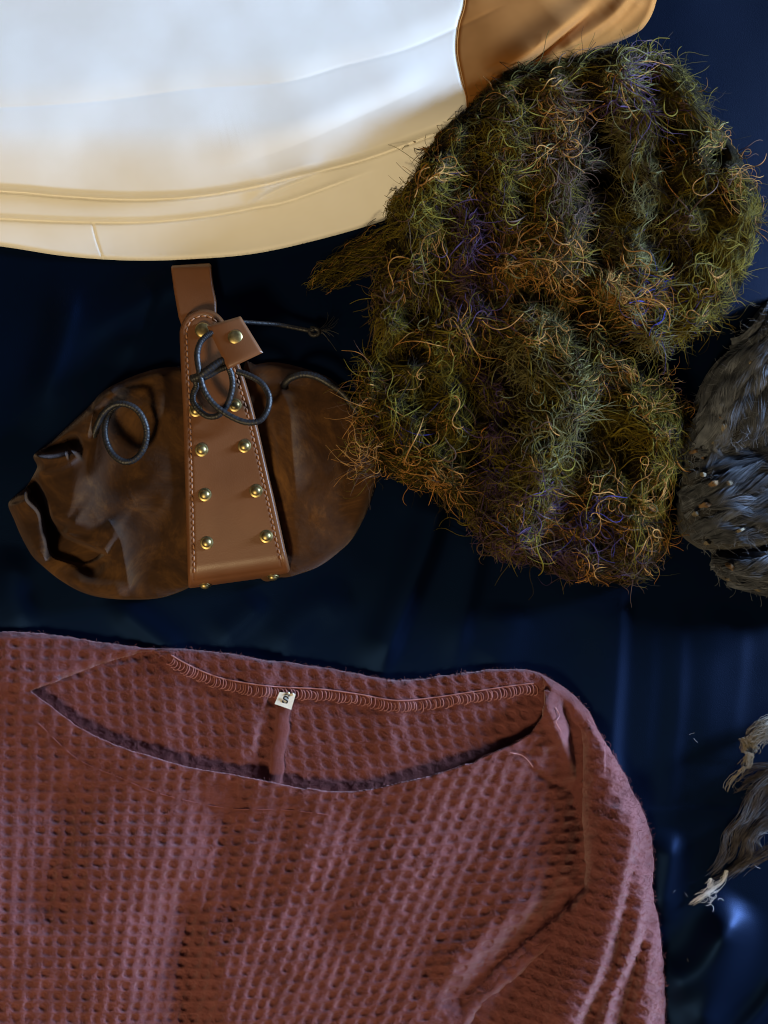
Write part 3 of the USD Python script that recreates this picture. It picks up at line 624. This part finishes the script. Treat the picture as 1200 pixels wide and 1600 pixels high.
    cord(f2([(570, 545), (590, 470), (612, 410), (650, 340), (715, 290), (790, 287), (860, 325), (905, 400), (917, 480), (895, 570), (840, 632), (775, 645), (710, 605), (668, 530), (655, 450), (668, 380), (700, 320), (740, 290)]),
         [40, 52, 58, 62, 66, 68, 68, 67, 64, 62, 62, 62, 60, 58, 57, 56, 56, 56], 4.8)
build_pouch()

# ------------------------------------------------------------------ shaggy yarn bundle
FIB = {
    'olive': ((0.026, 0.0195, 0.0026), (0.052, 0.040, 0.0052)), 'dark_brown': ((0.008, 0.005, 0.0025), (0.017, 0.010, 0.0045)),
    'moss': ((0.074, 0.056, 0.0050), (0.130, 0.098, 0.0105)), 'orange': ((0.21, 0.098, 0.024), (0.36, 0.175, 0.048)),
    'pale_green': ((0.078, 0.070, 0.026), (0.13, 0.115, 0.045)), 'purple': ((0.034, 0.018, 0.044), (0.060, 0.034, 0.076)),
    'violet_blue': ((0.026, 0.024, 0.11), (0.045, 0.038, 0.17)), 'mauve_brown': ((0.048, 0.028, 0.020), (0.085, 0.050, 0.036))}
SHAG = [(664, 238), (690, 205), (732, 165), (785, 120), (850, 98), (905, 88), (950, 78), (1000, 72), (1045, 95), (1085, 135), (1112, 190), (1150, 232), (1172, 280), (1184, 335), (1172, 410), (1145, 470), (1098, 515), (1052, 548), (1040, 590), (1060, 625), (1074, 665), (1062, 715), (1046, 770), (1042, 830), (1024, 875), (985, 912), (930, 905), (880, 900), (830, 884), (765, 856), (732, 812), (706, 775), (660, 758), (610, 735), (574, 690), (556, 650), (562, 600), (580, 550), (592, 500), (588, 450), (596, 400), (612, 350), (640, 290)]
ROPES = [  # spine, radius, lift, main colour
    ([(672, 255), (712, 212), (765, 165), (820, 122), (890, 100)], 42, 14, 'olive'), ([(640, 320), (660, 280), (700, 240)], 34, 14, 'moss'),
    ([(705, 225), (668, 310), (645, 390), (612, 470), (596, 540)], 46, 16, 'moss'), ([(755, 215), (722, 280), (690, 350), (672, 430)], 34, 20, 'olive'), ([(748, 285), (738, 350), (726, 430), (742, 480)], 25, 44, 'purple'),
    ([(800, 150), (790, 240), (798, 330), (826, 400)], 50, 24, 'moss'), ([(885, 115), (868, 210), (872, 300), (890, 390)], 50, 30, 'mauve_brown'), ([(945, 95), (985, 180), (1010, 280), (992, 380), (1028, 500)], 42, 22, 'pale_green'),
    ([(1000, 85), (1062, 120), (1100, 190), (1085, 270), (1065, 340)], 42, 16, 'olive'), ([(1120, 220), (1158, 270), (1160, 350), (1118, 420), (1075, 490)], 44, 14, 'moss'), ([(1085, 330), (1100, 380), (1070, 450)], 34, 12, 'moss'),
    ([(770, 430), (835, 405), (915, 440), (990, 462)], 42, 34, 'orange'), ([(610, 560), (620, 630), (650, 700), (690, 745)], 50, 18, 'olive'), ([(690, 480), (704, 560), (690, 640), (712, 730)], 42, 24, 'moss'),
    ([(640, 440), (690, 450), (720, 520)], 36, 18, 'mauve_brown'), ([(800, 480), (860, 550), (872, 640), (850, 730), (820, 800)], 54, 30, 'pale_green'), ([(930, 500), (940, 570), (905, 640)], 38, 24, 'olive'),
    ([(960, 640), (1010, 640), (1045, 700), (1005, 770), (1012, 840)], 46, 20, 'moss'), ([(945, 690), (960, 770), (930, 850)], 38, 22, 'olive'), ([(745, 800), (800, 850), (880, 878), (985, 870)], 44, 20, 'mauve_brown'),
    ([(782, 590), (780, 680), (770, 770)], 34, 16, 'purple'), ([(870, 760), (880, 810), (930, 830)], 36, 24, 'orange'), ([(590, 610), (585, 670), (620, 720)], 36, 12, 'olive'), ([(830, 290), (880, 350), (930, 330)], 30, 26, 'olive')]
def rope_field(P):
    """height of the heaped ropes, the rope on top at each point, and its direction"""
    best = np.full(len(P), -1.0); who = np.full(len(P), -1); ang = np.zeros(len(P)); off = np.zeros(len(P))
    wob = noise2(P, 34, 84, 2); wx = P + 15 * np.stack([noise2(P, 42, 88, 2), noise2(P, 42, 89, 2)], -1)
    for k, (line, rad, lift, _) in enumerate(ROPES):
        L = spline(line, 7); d, sd, t = near_pd(wx, L, rad + 24); R = rad * (1.0 + 0.45 * wob)
        h = lift + 14 * wob + 0.95 * np.sqrt(np.clip(R * R - d * d, 0, None)) * smooth01(-0.02, 0.10, t) ** 0.5; m = (d < R) & (h > best)
        T = np.gradient(L, axis=0); A = np.arctan2(T[:, 1], T[:, 0]); A = np.unwrap(A)
        best[m] = h[m]; who[m] = k; ang[m] = np.interp(t[m], np.linspace(0, 1, len(L)), A); off[m] = (sd * d / R)[m]
    return best, who, ang, off
def shag_height(P, d, E):
    h = rope_field(P)[0]
    z = np.where(h > 0, h, 6) + 14 * noise2(P, 22, 83, 2)
    z += 66 * np.exp(-(near_pd(P, spline([(630, 300), (690, 225), (745, 172), (800, 125), (880, 85), (960, 70)], 4), 220)[0] / 75) ** 2)    # it lies on the garment here
    return zs(P) + np.maximum(z, 2) * E
ANCH = [(800, 420, 60, 'orange'), (960, 460, 55, 'orange'), (650, 735, 45, 'orange'), (1150, 255, 40, 'orange'), (860, 215, 45, 'orange'), (900, 190, 40, 'orange'), (800, 850, 50, 'orange'), (1000, 800, 60, 'orange'), (690, 250, 40, 'orange'), (700, 760, 40, 'orange'), (1010, 620, 30, 'orange'), (560, 650, 35, 'orange'), (600, 720, 40, 'orange'),
        (735, 350, 30, 'purple'), (725, 420, 30, 'purple'), (745, 470, 25, 'purple'), (780, 690, 25, 'purple'), (1000, 140, 26, 'purple'), (980, 120, 24, 'purple'), (790, 860, 60, 'purple'), (860, 830, 60, 'purple'),
        (1040, 490, 26, 'violet_blue'), (1040, 430, 18, 'violet_blue'), (935, 605, 14, 'violet_blue'), (598, 655, 12, 'violet_blue'), (795, 710, 14, 'violet_blue'), (910, 800, 16, 'violet_blue'), (990, 340, 16, 'violet_blue'),
        (860, 620, 70, 'pale_green'), (900, 690, 55, 'pale_green'), (1010, 280, 45, 'pale_green'), (970, 400, 40, 'pale_green'), (790, 820, 40, 'pale_green'), (930, 230, 40, 'pale_green'), (1000, 500, 40, 'pale_green'),
        (1100, 430, 70, 'moss'), (1090, 330, 60, 'moss'), (660, 330, 50, 'moss'), (640, 560, 60, 'moss'), (790, 290, 60, 'moss'), (850, 740, 80, 'moss'), (980, 700, 60, 'moss'), (1060, 160, 40, 'moss'), (630, 300, 40, 'moss'),
        (860, 840, 80, 'mauve_brown'), (740, 820, 40, 'mauve_brown'), (870, 260, 60, 'mauve_brown'), (620, 460, 50, 'mauve_brown')]
def build_shag():
    g = thing('shaggy_yarn', 'shaggy mossy green and brown yarn bundle with loose curled ends', 'yarn')
    M_core = cloth_mat('shaggy_core', (0.004, 0.003, 0.002), (0.016, 0.012, 0.004), 160, 0.95, 0.0, bump_scale=900, bump=1.0, dist=0.0015, spec=0.03)
    m, (P, z) = panel_mesh(SHAG, shag_height, 3.0, 14); obj('core', m, M_core, g)
    mats = {k: fibre_mat(k + '_fibre', *v, rough=0.8, spec=0.10) for k, v in FIB.items()}
    r = np.random.default_rng(3); names = list(FIB); kd = cKDTree(P)
    H, who, rang, roff = rope_field(P)
    on = np.nonzero((who >= 0) & (np.abs(roff) < 0.80))[0]
    wgt = 0.10 + smooth01(-0.15, 0.22, noise2(P[on], 26, 85, 2)); wgt /= wgt.sum()
    rope_col = np.array([names.index(c) for *_, c in ROPES])
    def pick(Q, base, own=None):
        W = np.tile(np.array([base.get(n, 0) for n in names], float), (len(Q), 1))
        for x, y, s_, c in ANCH: W[:, names.index(c)] += (2.8 if c in ('purple', 'violet_blue') else 1.2) * np.exp(-((Q[:, 0] - x) ** 2 + (Q[:, 1] - y) ** 2) / (s_ * s_)) * base.get('gain', 1)
        if own is not None: W[np.arange(len(Q)), rope_col[own]] += base.get('own', 0)
        C = np.cumsum(W / W.sum(1, keepdims=True), 1); return np.minimum((r.random(len(Q))[:, None] > C).sum(1), len(names) - 1)
    def strands(n_tuft, per, length, width, curl, lift, base, k=8, spread=9, splay=0.9, jit=0.35):
        ti = on[r.choice(len(on), n_tuft, p=wgt)]; T = P[ti]
        ang = rang[ti] - np.sign(roff[ti]) * splay * (0.25 + np.abs(roff[ti])) + r.normal(0, 0.45, n_tuft) + np.where(r.random(n_tuft) < 0.16, np.pi, 0)
        tc = pick(T, base, who[ti]); n = n_tuft * per; ii = np.repeat(np.arange(n_tuft), per)
        root = T[ii] + r.normal(0, spread, (n, 2)); kk = kd.query(root)[1]; bad = who[kk] < 0; root[bad] = T[ii][bad]; kk[bad] = ti[ii][bad]
        zr = z[kk]; L = length * np.clip(r.lognormal(-0.12, 0.45, n), 0.25, 2.2); t = np.linspace(0, 1, k)
        a0 = ang[ii] + r.normal(0, jit, n); bt = r.normal(0, curl, n_tuft)[ii]; bend = bt + r.normal(0, curl * 0.7, n); w2 = r.normal(0, curl * 0.6, n); ph = r.uniform(0, 6.28, n)
        A = a0[:, None] + bend[:, None] * t + w2[:, None] * np.sin(ph[:, None] + 5.5 * t)
        step = (L / (k - 1))[:, None, None] * np.stack([np.cos(A), np.sin(A)], -1)
        q = root[:, None] + np.concatenate([np.zeros((n, 1, 2)), np.cumsum(step[:, :-1], 1)], 1)
        below = z[kd.query(q[:, [k // 2, k - 1]].reshape(-1, 2))[1]].reshape(n, 2)
        base_z = np.stack([zr, below[:, 0], below[:, 1]], 1); tz = t * 2; i0 = np.minimum(tz.astype(int), 1); fz = tz - i0
        ground = base_z[:, i0] * (1 - fz) + base_z[:, i0 + 1] * fz
        zz = np.maximum(ground, zr[:, None] * (1 - 0.35 * t)[None]) + 1 + lift * L[:, None] * r.uniform(0.1, 1.0, n)[:, None] * np.sin(np.pi * np.clip(t * r.uniform(0.5, 1.0, n)[:, None], 0, 1)) + np.cumsum(r.normal(0, 0.6, (n, k)), 1)
        zz = np.maximum(zz, zs(q) + 1.2)
        ci = np.where(r.random(n) < 0.8, tc[ii], pick(root, base, who[kk]))
        far = kd.query(q[:, [k // 2, k - 1]].reshape(-1, 2))[0].reshape(n, 2).max(1); ok = (far < 6) | (r.random(n) < 0.25 * np.exp(-far / 40))
        q, zz, ci, n = q[ok], zz[ok], ci[ok], int(ok.sum())
        W = (width * np.clip(r.lognormal(-0.12, 0.35, n), 0.4, 2.0))[:, None] * (1 - 0.5 * t ** 2)[None] * U
        return at(q, zz), W, ci
    sets = [strands(1500, 62, 34, 0.85, 0.7, 0.10, {'olive': 0.8, 'dark_brown': 0.9, 'moss': 0.2, 'own': 1.0, 'gain': 0.3}, 7, 5),
            strands(1000, 18, 46, 1.0, 1.0, 0.22, {'olive': 0.7, 'dark_brown': 0.3, 'moss': 0.35, 'orange': 0.08, 'mauve_brown': 0.15, 'own': 1.2, 'gain': 0.9}, 8, 6),
            strands(520, 5, 44, 1.5, 1.6, 0.50, {'olive': 0.1, 'moss': 0.4, 'orange': 0.22, 'pale_green': 0.14, 'mauve_brown': 0.2, 'own': 0.8, 'gain': 1.6}, 12, 7, 0.9, 0.7)]
    # strays round the rim and the tail towards the pouch
    rim = spline(SHAG, 10, True); rw = 0.04 + smooth01(0.0, 0.5, noise2(rim, 40, 87, 2)); c = rim[r.choice(len(rim), 420, p=rw / rw.sum())]; nrm = c - np.array([860.0, 500.0])
    n = len(c); t = np.linspace(0, 1, 12); a0 = np.arctan2(nrm[:, 1], nrm[:, 0]) + r.normal(0, 1.1, n); L = 30 * r.uniform(0.4, 1.6, n)
    A = a0[:, None] + r.normal(0, 1.5, n)[:, None] * t + r.normal(0, 1.0, n)[:, None] * np.sin(r.uniform(0, 6, n)[:, None] + 5 * t)
    q = c[:, None] - 6 * (nrm / np.linalg.norm(nrm, axis=1, keepdims=True))[:, None] + np.cumsum((L / 11)[:, None, None] * np.stack([np.cos(A), np.sin(A)], -1), 1)
    zz = np.maximum(zs(q) + 1.5, 12 + r.uniform(0, 40, n)[:, None] + 12 * np.sin(3 * t)[None]); zz = np.where(q[..., 0] < 600, np.maximum(zz, 45), zz); zz = np.where((q[..., 1] < 330) & (q[..., 0] < 730), np.maximum(zz, 62), zz)
    sets.append((at(q, zz), (1.3 * r.uniform(0.5, 1.2, n))[:, None] * (1 - 0.5 * t)[None] * U, pick(c, {'olive': 0.5, 'moss': 0.4, 'orange': 0.35, 'mauve_brown': 0.4, 'dark_brown': 0.3, 'gain': 1})))
    for tail, nn, sp in (([(612, 366), (580, 384), (548, 398), (520, 416), (500, 432), (482, 450)], 300, 11), ([(612, 392), (580, 408), (550, 424), (526, 440), (506, 452)], 190, 8), ([(640, 300), (618, 320), (604, 345)], 200, 10)):
        L = spline(tail, 8); u = r.random(nn) ** 1.5 * 0.80; k = 9; t = np.linspace(0, 1, k)
        idx = (u[:, None] + 0.28 * r.uniform(0.4, 1.3, nn)[:, None] * t) * (len(L) - 1); idx = np.minimum(idx, len(L) - 1.001); i0 = idx.astype(int); c = L[i0] + (L[i0 + 1] - L[i0]) * (idx - i0)[..., None]
        env = (1.15 - idx / len(L))[..., None]; q = c + r.normal(0, sp, (nn, 1, 2)) * env + np.cumsum(r.normal(0, 1.3, (nn, k, 2)), 1) + (sp * 0.5 * np.sin(3.0 * t[None] + r.uniform(0, 6, nn)[:, None]))[..., None] * [0.3, 0.8]
        zz = zs(q) + 4 + 26 * r.random((nn, 1)) * env[..., 0] + np.cumsum(r.normal(0, 0.8, (nn, k)), 1); zz = np.maximum(zz, zs(q) + 1.2)
        zz = np.where(q[..., 1] < 372, np.maximum(zz, 40), zz)
        sets.append((at(q, zz), (1.0 * r.uniform(0.6, 1.3, nn))[:, None] * np.linspace(1, 0.5, k)[None] * U, pick(q[:, 3], {'moss': 1.0, 'olive': 1.2, 'dark_brown': 0.4, 'orange': 0.2, 'gain': 0.2})))
    # wisps reaching over the pouch
    n = 170; k = 12; t = np.linspace(0, 1, k); c = np.stack([r.uniform(568, 612, n), r.uniform(570, 745, n)], 1); a0 = r.normal(2.9, 0.6, n); L = r.uniform(25, 75, n)
    A = a0[:, None] + r.normal(0, 0.9, n)[:, None] * t + r.normal(0, 0.7, n)[:, None] * np.sin(r.uniform(0, 6, n)[:, None] + 5 * t)
    q = c[:, None] + np.cumsum((L / (k - 1))[:, None, None] * np.stack([np.cos(A), np.sin(A)], -1), 1); zz = 52 + r.uniform(0, 18, n)[:, None] + 8 * np.sin(3 * t)[None]
    sets.append((at(q, zz), (1.2 * r.uniform(0.5, 1.2, n))[:, None] * (1 - 0.5 * t)[None] * U, pick(c, {'orange': 0.5, 'mauve_brown': 0.6, 'moss': 0.5, 'olive': 0.4, 'gain': 0.5})))
    for si, (q, W, ci) in enumerate(sets):
        for k, nm in enumerate(names):
            m = ci == k
            if m.sum() > 3: curves(nm + '_fibres', q[m], W[m], mats[nm], g)
build_shag()

# ------------------------------------------------------------------ grey tweed yarn at the right edge
def build_grey():
    g = thing('grey_yarn', 'charcoal grey chunky yarn with cream flecks, heaped at right edge', 'yarn')
    core = cloth_mat('grey_core', (0.010, 0.010, 0.012), (0.030, 0.030, 0.034), 200, 0.9, 0.1, bump_scale=900, bump=1.0, dist=0.0015)
    body = [(1260, 452), (1200, 470), (1160, 520), (1128, 570), (1098, 625), (1078, 690), (1066, 745), (1058, 795), (1062, 832), (1090, 856), (1110, 862), (1112, 885), (1130, 906), (1170, 920), (1210, 930), (1300, 940), (1340, 700), (1320, 480)]
    def hgt(P, d, E):
        Ew = np.sqrt(np.clip(1 - (1 - np.clip(d / 70, 0, 1)) ** 2, 0, 1))
        z = Ew * (74 + 12 * noise2(P, 60, 101, 2)) + 5 * E * noise2(P, 16, 102, 2)
        z -= ridge(P, [(1080, 700), (1130, 715), (1180, 700), (1260, 660)], 40, 22, 22, 0.15) * E
        z -= ridge(P, [(1100, 862), (1150, 866), (1220, 850), (1300, 840)], 45, 13, 13, 0.05) * E
        return zs(P) + np.maximum(z, 1.5 * E)
    m, (P, z) = panel_mesh(body, hgt, 3.0, 18); obj('core', m, core, g)
    kd = cKDTree(P); zz = lambda q: z[kd.query(q)[1]]
    r = np.random.default_rng(12)
    mats = [fibre_mat('charcoal_wool', (0.032, 0.036, 0.046), (0.066, 0.073, 0.090), 0.7), fibre_mat('grey_wool', (0.075, 0.085, 0.108), (0.14, 0.155, 0.19), 0.7), fibre_mat('cream_fleck', (0.14, 0.115, 0.078), (0.22, 0.185, 0.13), 0.8), fibre_mat('brown_fleck', (0.14, 0.08, 0.04), (0.22, 0.14, 0.07), 0.8)]
    bundles = {0: [], 1: [], 2: [], 3: []}
    def direction_(q):
        return np.where(q[:, 1] < 700, 2.0 + 0.9 * noise2(q, 90, 110, 2), np.where(q[:, 1] < 860, -0.25 + 0.0025 * (q[:, 0] - 1120), 0.25 - 0.003 * (q[:, 0] - 1130)))
    ggx, ggy = np.meshgrid(np.arange(1000, 1400, 6.0), np.arange(420, 980, 6.0)); DG = direction_(np.stack([ggx.ravel(), ggy.ravel()], 1)).reshape(ggx.shape)
    def direction(q): return map_coordinates(DG, [(q[:, 1] - 420) / 6, (q[:, 0] - 1000) / 6], order=1, mode='nearest')
    soft = {k: ([], []) for k in range(4)}
    Q = P[r.integers(0, len(P), 420)]; Q = Q[Q[:, 0] < 1262]
    for i, s in enumerate(Q):
        kind = r.choice(4, p=[0.58, 0.30, 0.07, 0.05]); L = r.uniform(80, 170) if kind < 2 else r.uniform(9, 28); w = r.uniform(7, 12) if kind < 2 else r.uniform(2, 4.5)
        q = [s]; dr, cv = r.normal(0, 0.12), r.normal(0, 0.035)
        for _ in range(9): 
            dr += cv; a = direction(q[-1][None])[0] + dr + r.normal(0, 0.10); q.append(q[-1] + L / 9 * np.array([math.cos(a), math.sin(a)]))
        q = np.array(q); t = np.linspace(0, 1, 10); prof = np.sqrt(np.clip(np.sin(np.pi * t), 0.02, 1)) if kind > 1 else 0.75 + 0.25 * np.sin(np.pi * t)
        ok = kd.query(q)[0] < 6
        if ok.sum() < 5: continue
        q = q[ok]; prof = prof[ok]; t = t[ok]
        h = zz(q); h = np.convolve(np.pad(h, 2, 'edge'), np.ones(5) / 5, 'valid') - 8 + (6 if kind > 1 else 0) + 15 * np.sin(np.pi * t) + r.uniform(-3, 5)
        # each length of roving is a bunch of fine fibres round its own axis
        nf = 84 if kind < 2 else 40
        for f in range(nf):
            rad = w * math.sqrt(r.random()); ph = r.uniform(0, 6.28) + 5.5 * t
            T = np.gradient(q, axis=0); T /= np.linalg.norm(T, axis=1, keepdims=True) + 1e-9; N = np.stack([-T[:, 1], T[:, 0]], 1)
            qq = q + N * (rad * np.cos(ph) * prof)[:, None] + r.normal(0, 0.35, q.shape); hh = h + 0.8 * rad * np.sin(ph) * prof
            tt = np.linspace(0, 1, len(qq)); t8 = np.linspace(0, 1, 8)
            p3 = np.stack([np.interp(t8, tt, qq[:, 0]), np.interp(t8, tt, qq[:, 1]), np.interp(t8, tt, hh)], 1)
            soft[kind][0].append(at(p3[:, :2], p3[:, 2])); soft[kind][1].append(r.uniform(0.4, 0.75) * U)
    for k, nm in enumerate(('charcoal_fibres', 'grey_fibres', 'cream_flecks', 'brown_flecks')):
        curves(nm, np.array(soft[k][0]), np.array(soft[k][1]), mats[k], g)
    # halo of fine stray fibres
    n = 4000; s = P[r.integers(0, len(P), n)]; t = np.linspace(0, 1, 6); a = direction(s) + r.normal(0, 0.7, n); L = r.uniform(8, 24, n)
    A = a[:, None] + r.normal(0, 1.2, n)[:, None] * t; q = s[:, None] + np.cumsum((L / 5)[:, None, None] * np.stack([np.cos(A), np.sin(A)], -1), 1)
    hz = zz(s)[:, None] + 3 + 0.4 * L[:, None] * np.sin(2.2 * t)[None] * r.random(n)[:, None]
    curves('halo_fibres', at(q, np.maximum(hz, zs(q) + 1)), np.full(n, 0.45 * U), mats[1], g)
build_grey()

# ------------------------------------------------------------------ lock of grey wool with a pale tip
def build_lock():
    g = thing('wool_lock', 'wavy grey brown wool lock with cream tuft and thin white tip', 'wool')
    r = np.random.default_rng(21)
    mats = {'taupe': fibre_mat('taupe_wool', (0.036, 0.031, 0.031), (0.078, 0.069, 0.069), 0.5, 400), 'dark': fibre_mat('dark_wool', (0.028, 0.024, 0.026), (0.06, 0.05, 0.05), 0.5, 400), 'cream': fibre_mat('cream_wool', (0.13, 0.112, 0.085), (0.20, 0.172, 0.135), 0.7), 'white': fibre_mat('white_tip', (0.5, 0.5, 0.5), (0.65, 0.65, 0.65), 0.5)}
    sets = {k: [] for k in mats}
    def lock(line, n, spread, which, z0=10, wav=4.0, K=22):
        L = spline(line, 10); d = np.concatenate([[0], np.cumsum(np.linalg.norm(np.diff(L, axis=0), axis=1))]); s = np.linspace(0, d[-1], K)
        c = np.stack([np.interp(s, d, L[:, 0]), np.interp(s, d, L[:, 1])], 1); T = np.gradient(c, axis=0); T /= np.linalg.norm(T, axis=1, keepdims=True); N = np.stack([-T[:, 1], T[:, 0]], 1)
        sp = np.interp(np.linspace(0, 1, K), np.linspace(0, 1, len(spread)), spread)
        for i in range(n):
            o, h = r.normal(0, 0.5), abs(r.normal(0, 0.6)); ph = r.normal(0, 0.5) + r.choice([0, 2.1, 4.2])
            off = sp * (o + 0.35 * np.sin(s / 13 + ph)) + np.cumsum(r.normal(0, 0.9, K)) * 0.9
            f_ = r.uniform(0.72, 1.0); c_ = np.stack([np.interp(s * f_, d, L[:, 0]), np.interp(s * f_, d, L[:, 1])], 1); q = c_ + N * off[:, None]; sets[which].append(at(q, zs(q) + z0 * (0.3 + sp / max(spread)) + h * sp * 0.8 + wav * np.sin(s / 11 + ph)))
    spines = [([(1270, 1180), (1215, 1190), (1176, 1200), (1150, 1218), (1138, 1212)], 5, 18), ([(1260, 1205), (1215, 1215), (1180, 1224), (1155, 1228)], 4, 14), ([(1260, 1190), (1212, 1235), (1182, 1280), (1160, 1302), (1150, 1335), (1128, 1358), (1108, 1372)], 6, 13),
              ([(1250, 1240), (1205, 1266), (1178, 1300), (1170, 1326), (1152, 1350), (1133, 1368)], 5, 12), ([(1260, 1285), (1225, 1303), (1196, 1322), (1172, 1338), (1152, 1350)], 4, 11), ([(1250, 1165), (1215, 1200), (1192, 1242), (1172, 1262), (1160, 1250)], 4, 12)]
    for line, nl, sp in spines:
        L0 = np.array(line, float)
        for j in range(max(2, nl - 2)):
            k = len(L0); env = np.linspace(1.25, 0.45, k)[:, None]; o = r.normal(0, 1, (1, 2)) * sp * env * [0.8, 0.9] + r.normal(0, sp * 0.3, (k, 2)) * env
            lock(list(map(tuple, L0 + o)), 32, [6.5, 6, 5, 4, 2.5, 1.2], 'taupe' if r.random() < 0.6 else 'dark', r.uniform(8, 34), r.uniform(3, 7))
    lock([(1136, 1360), (1130, 1378), (1112, 1392), (1098, 1402), (1078, 1416)], 18, [2.6, 2.2, 2, 1.6, 0.8], 'white', 8, 1.0)
    lock([(1110, 1372), (1112, 1386), (1113, 1398)], 12, [2, 1.6, 1.2], 'white', 6, 1.0)
    for i in range(26):
        p = np.array([1108, 1396.0]) + r.normal(0, [7, 8]); a = r.uniform(0, 6.28); t = np.linspace(0, 1, 22)[:, None]
        q = p + np.hstack([np.cos(a + 2 * t), np.sin(a + 2 * t)]) * t * r.uniform(4, 12); sets['white'].append(at(q, zs(q) + 3 + r.uniform(0, 3)))
    # cream felted tuft with a twisted tail
    lock([(1240, 1118), (1206, 1132), (1186, 1146), (1172, 1160)], 320, [6, 8, 11, 11], 'cream', 20, 1.0)
    lock([(1168, 1150), (1172, 1164), (1172, 1178)], 160, [11, 9, 5], 'cream', 18, 1.0)
    lock([(1172, 1176), (1168, 1190), (1164, 1200)], 60, [7, 6, 5], 'cream', 20, 1.0)
    lock([(1164, 1198), (1154, 1210), (1142, 1222), (1137, 1238)], 16, [2.4, 2, 1.6, 1.6], 'cream', 22, 0.5)
    W = {'taupe': 0.42, 'dark': 0.42, 'cream': 0.6, 'white': 0.5}
    for k, label in (('taupe', None), ('dark', None), ('cream', 'cream felted tuft'), ('white', 'thin white tip')):
        q = np.array(sets[k]); curves({'taupe': 'taupe_fibres', 'dark': 'dark_fibres', 'cream': 'cream_tuft', 'white': 'white_tip'}[k], q, np.full(len(q), W[k] * U), mats[k], g, label)
build_lock()

# ------------------------------------------------------------------ lint on the sheet
def build_lint():
    r = np.random.default_rng(33); q = []
    for p in [(1085, 1145), (1090, 1160), (1180, 1352), (1070, 1395), (1052, 1395), (1075, 1498), (1085, 128)]:
        a = r.uniform(0, 6.28); t = np.linspace(0, 1, 6)[:, None]; L = r.uniform(4, 12)
        x = np.array(p, float) + np.hstack([np.cos(a + r.normal() * t), np.sin(a + r.normal() * t)]) * t * L; q.append(at(x, zs(x) + 1.2))
    tag(curves('lint', np.array(q), np.full(len(q), 0.6 * U), fibre_mat('lint', (0.12, 0.13, 0.16), (0.25, 0.26, 0.3))), 'few pale lint fibres lying on the navy sheet', 'lint')
build_lint()
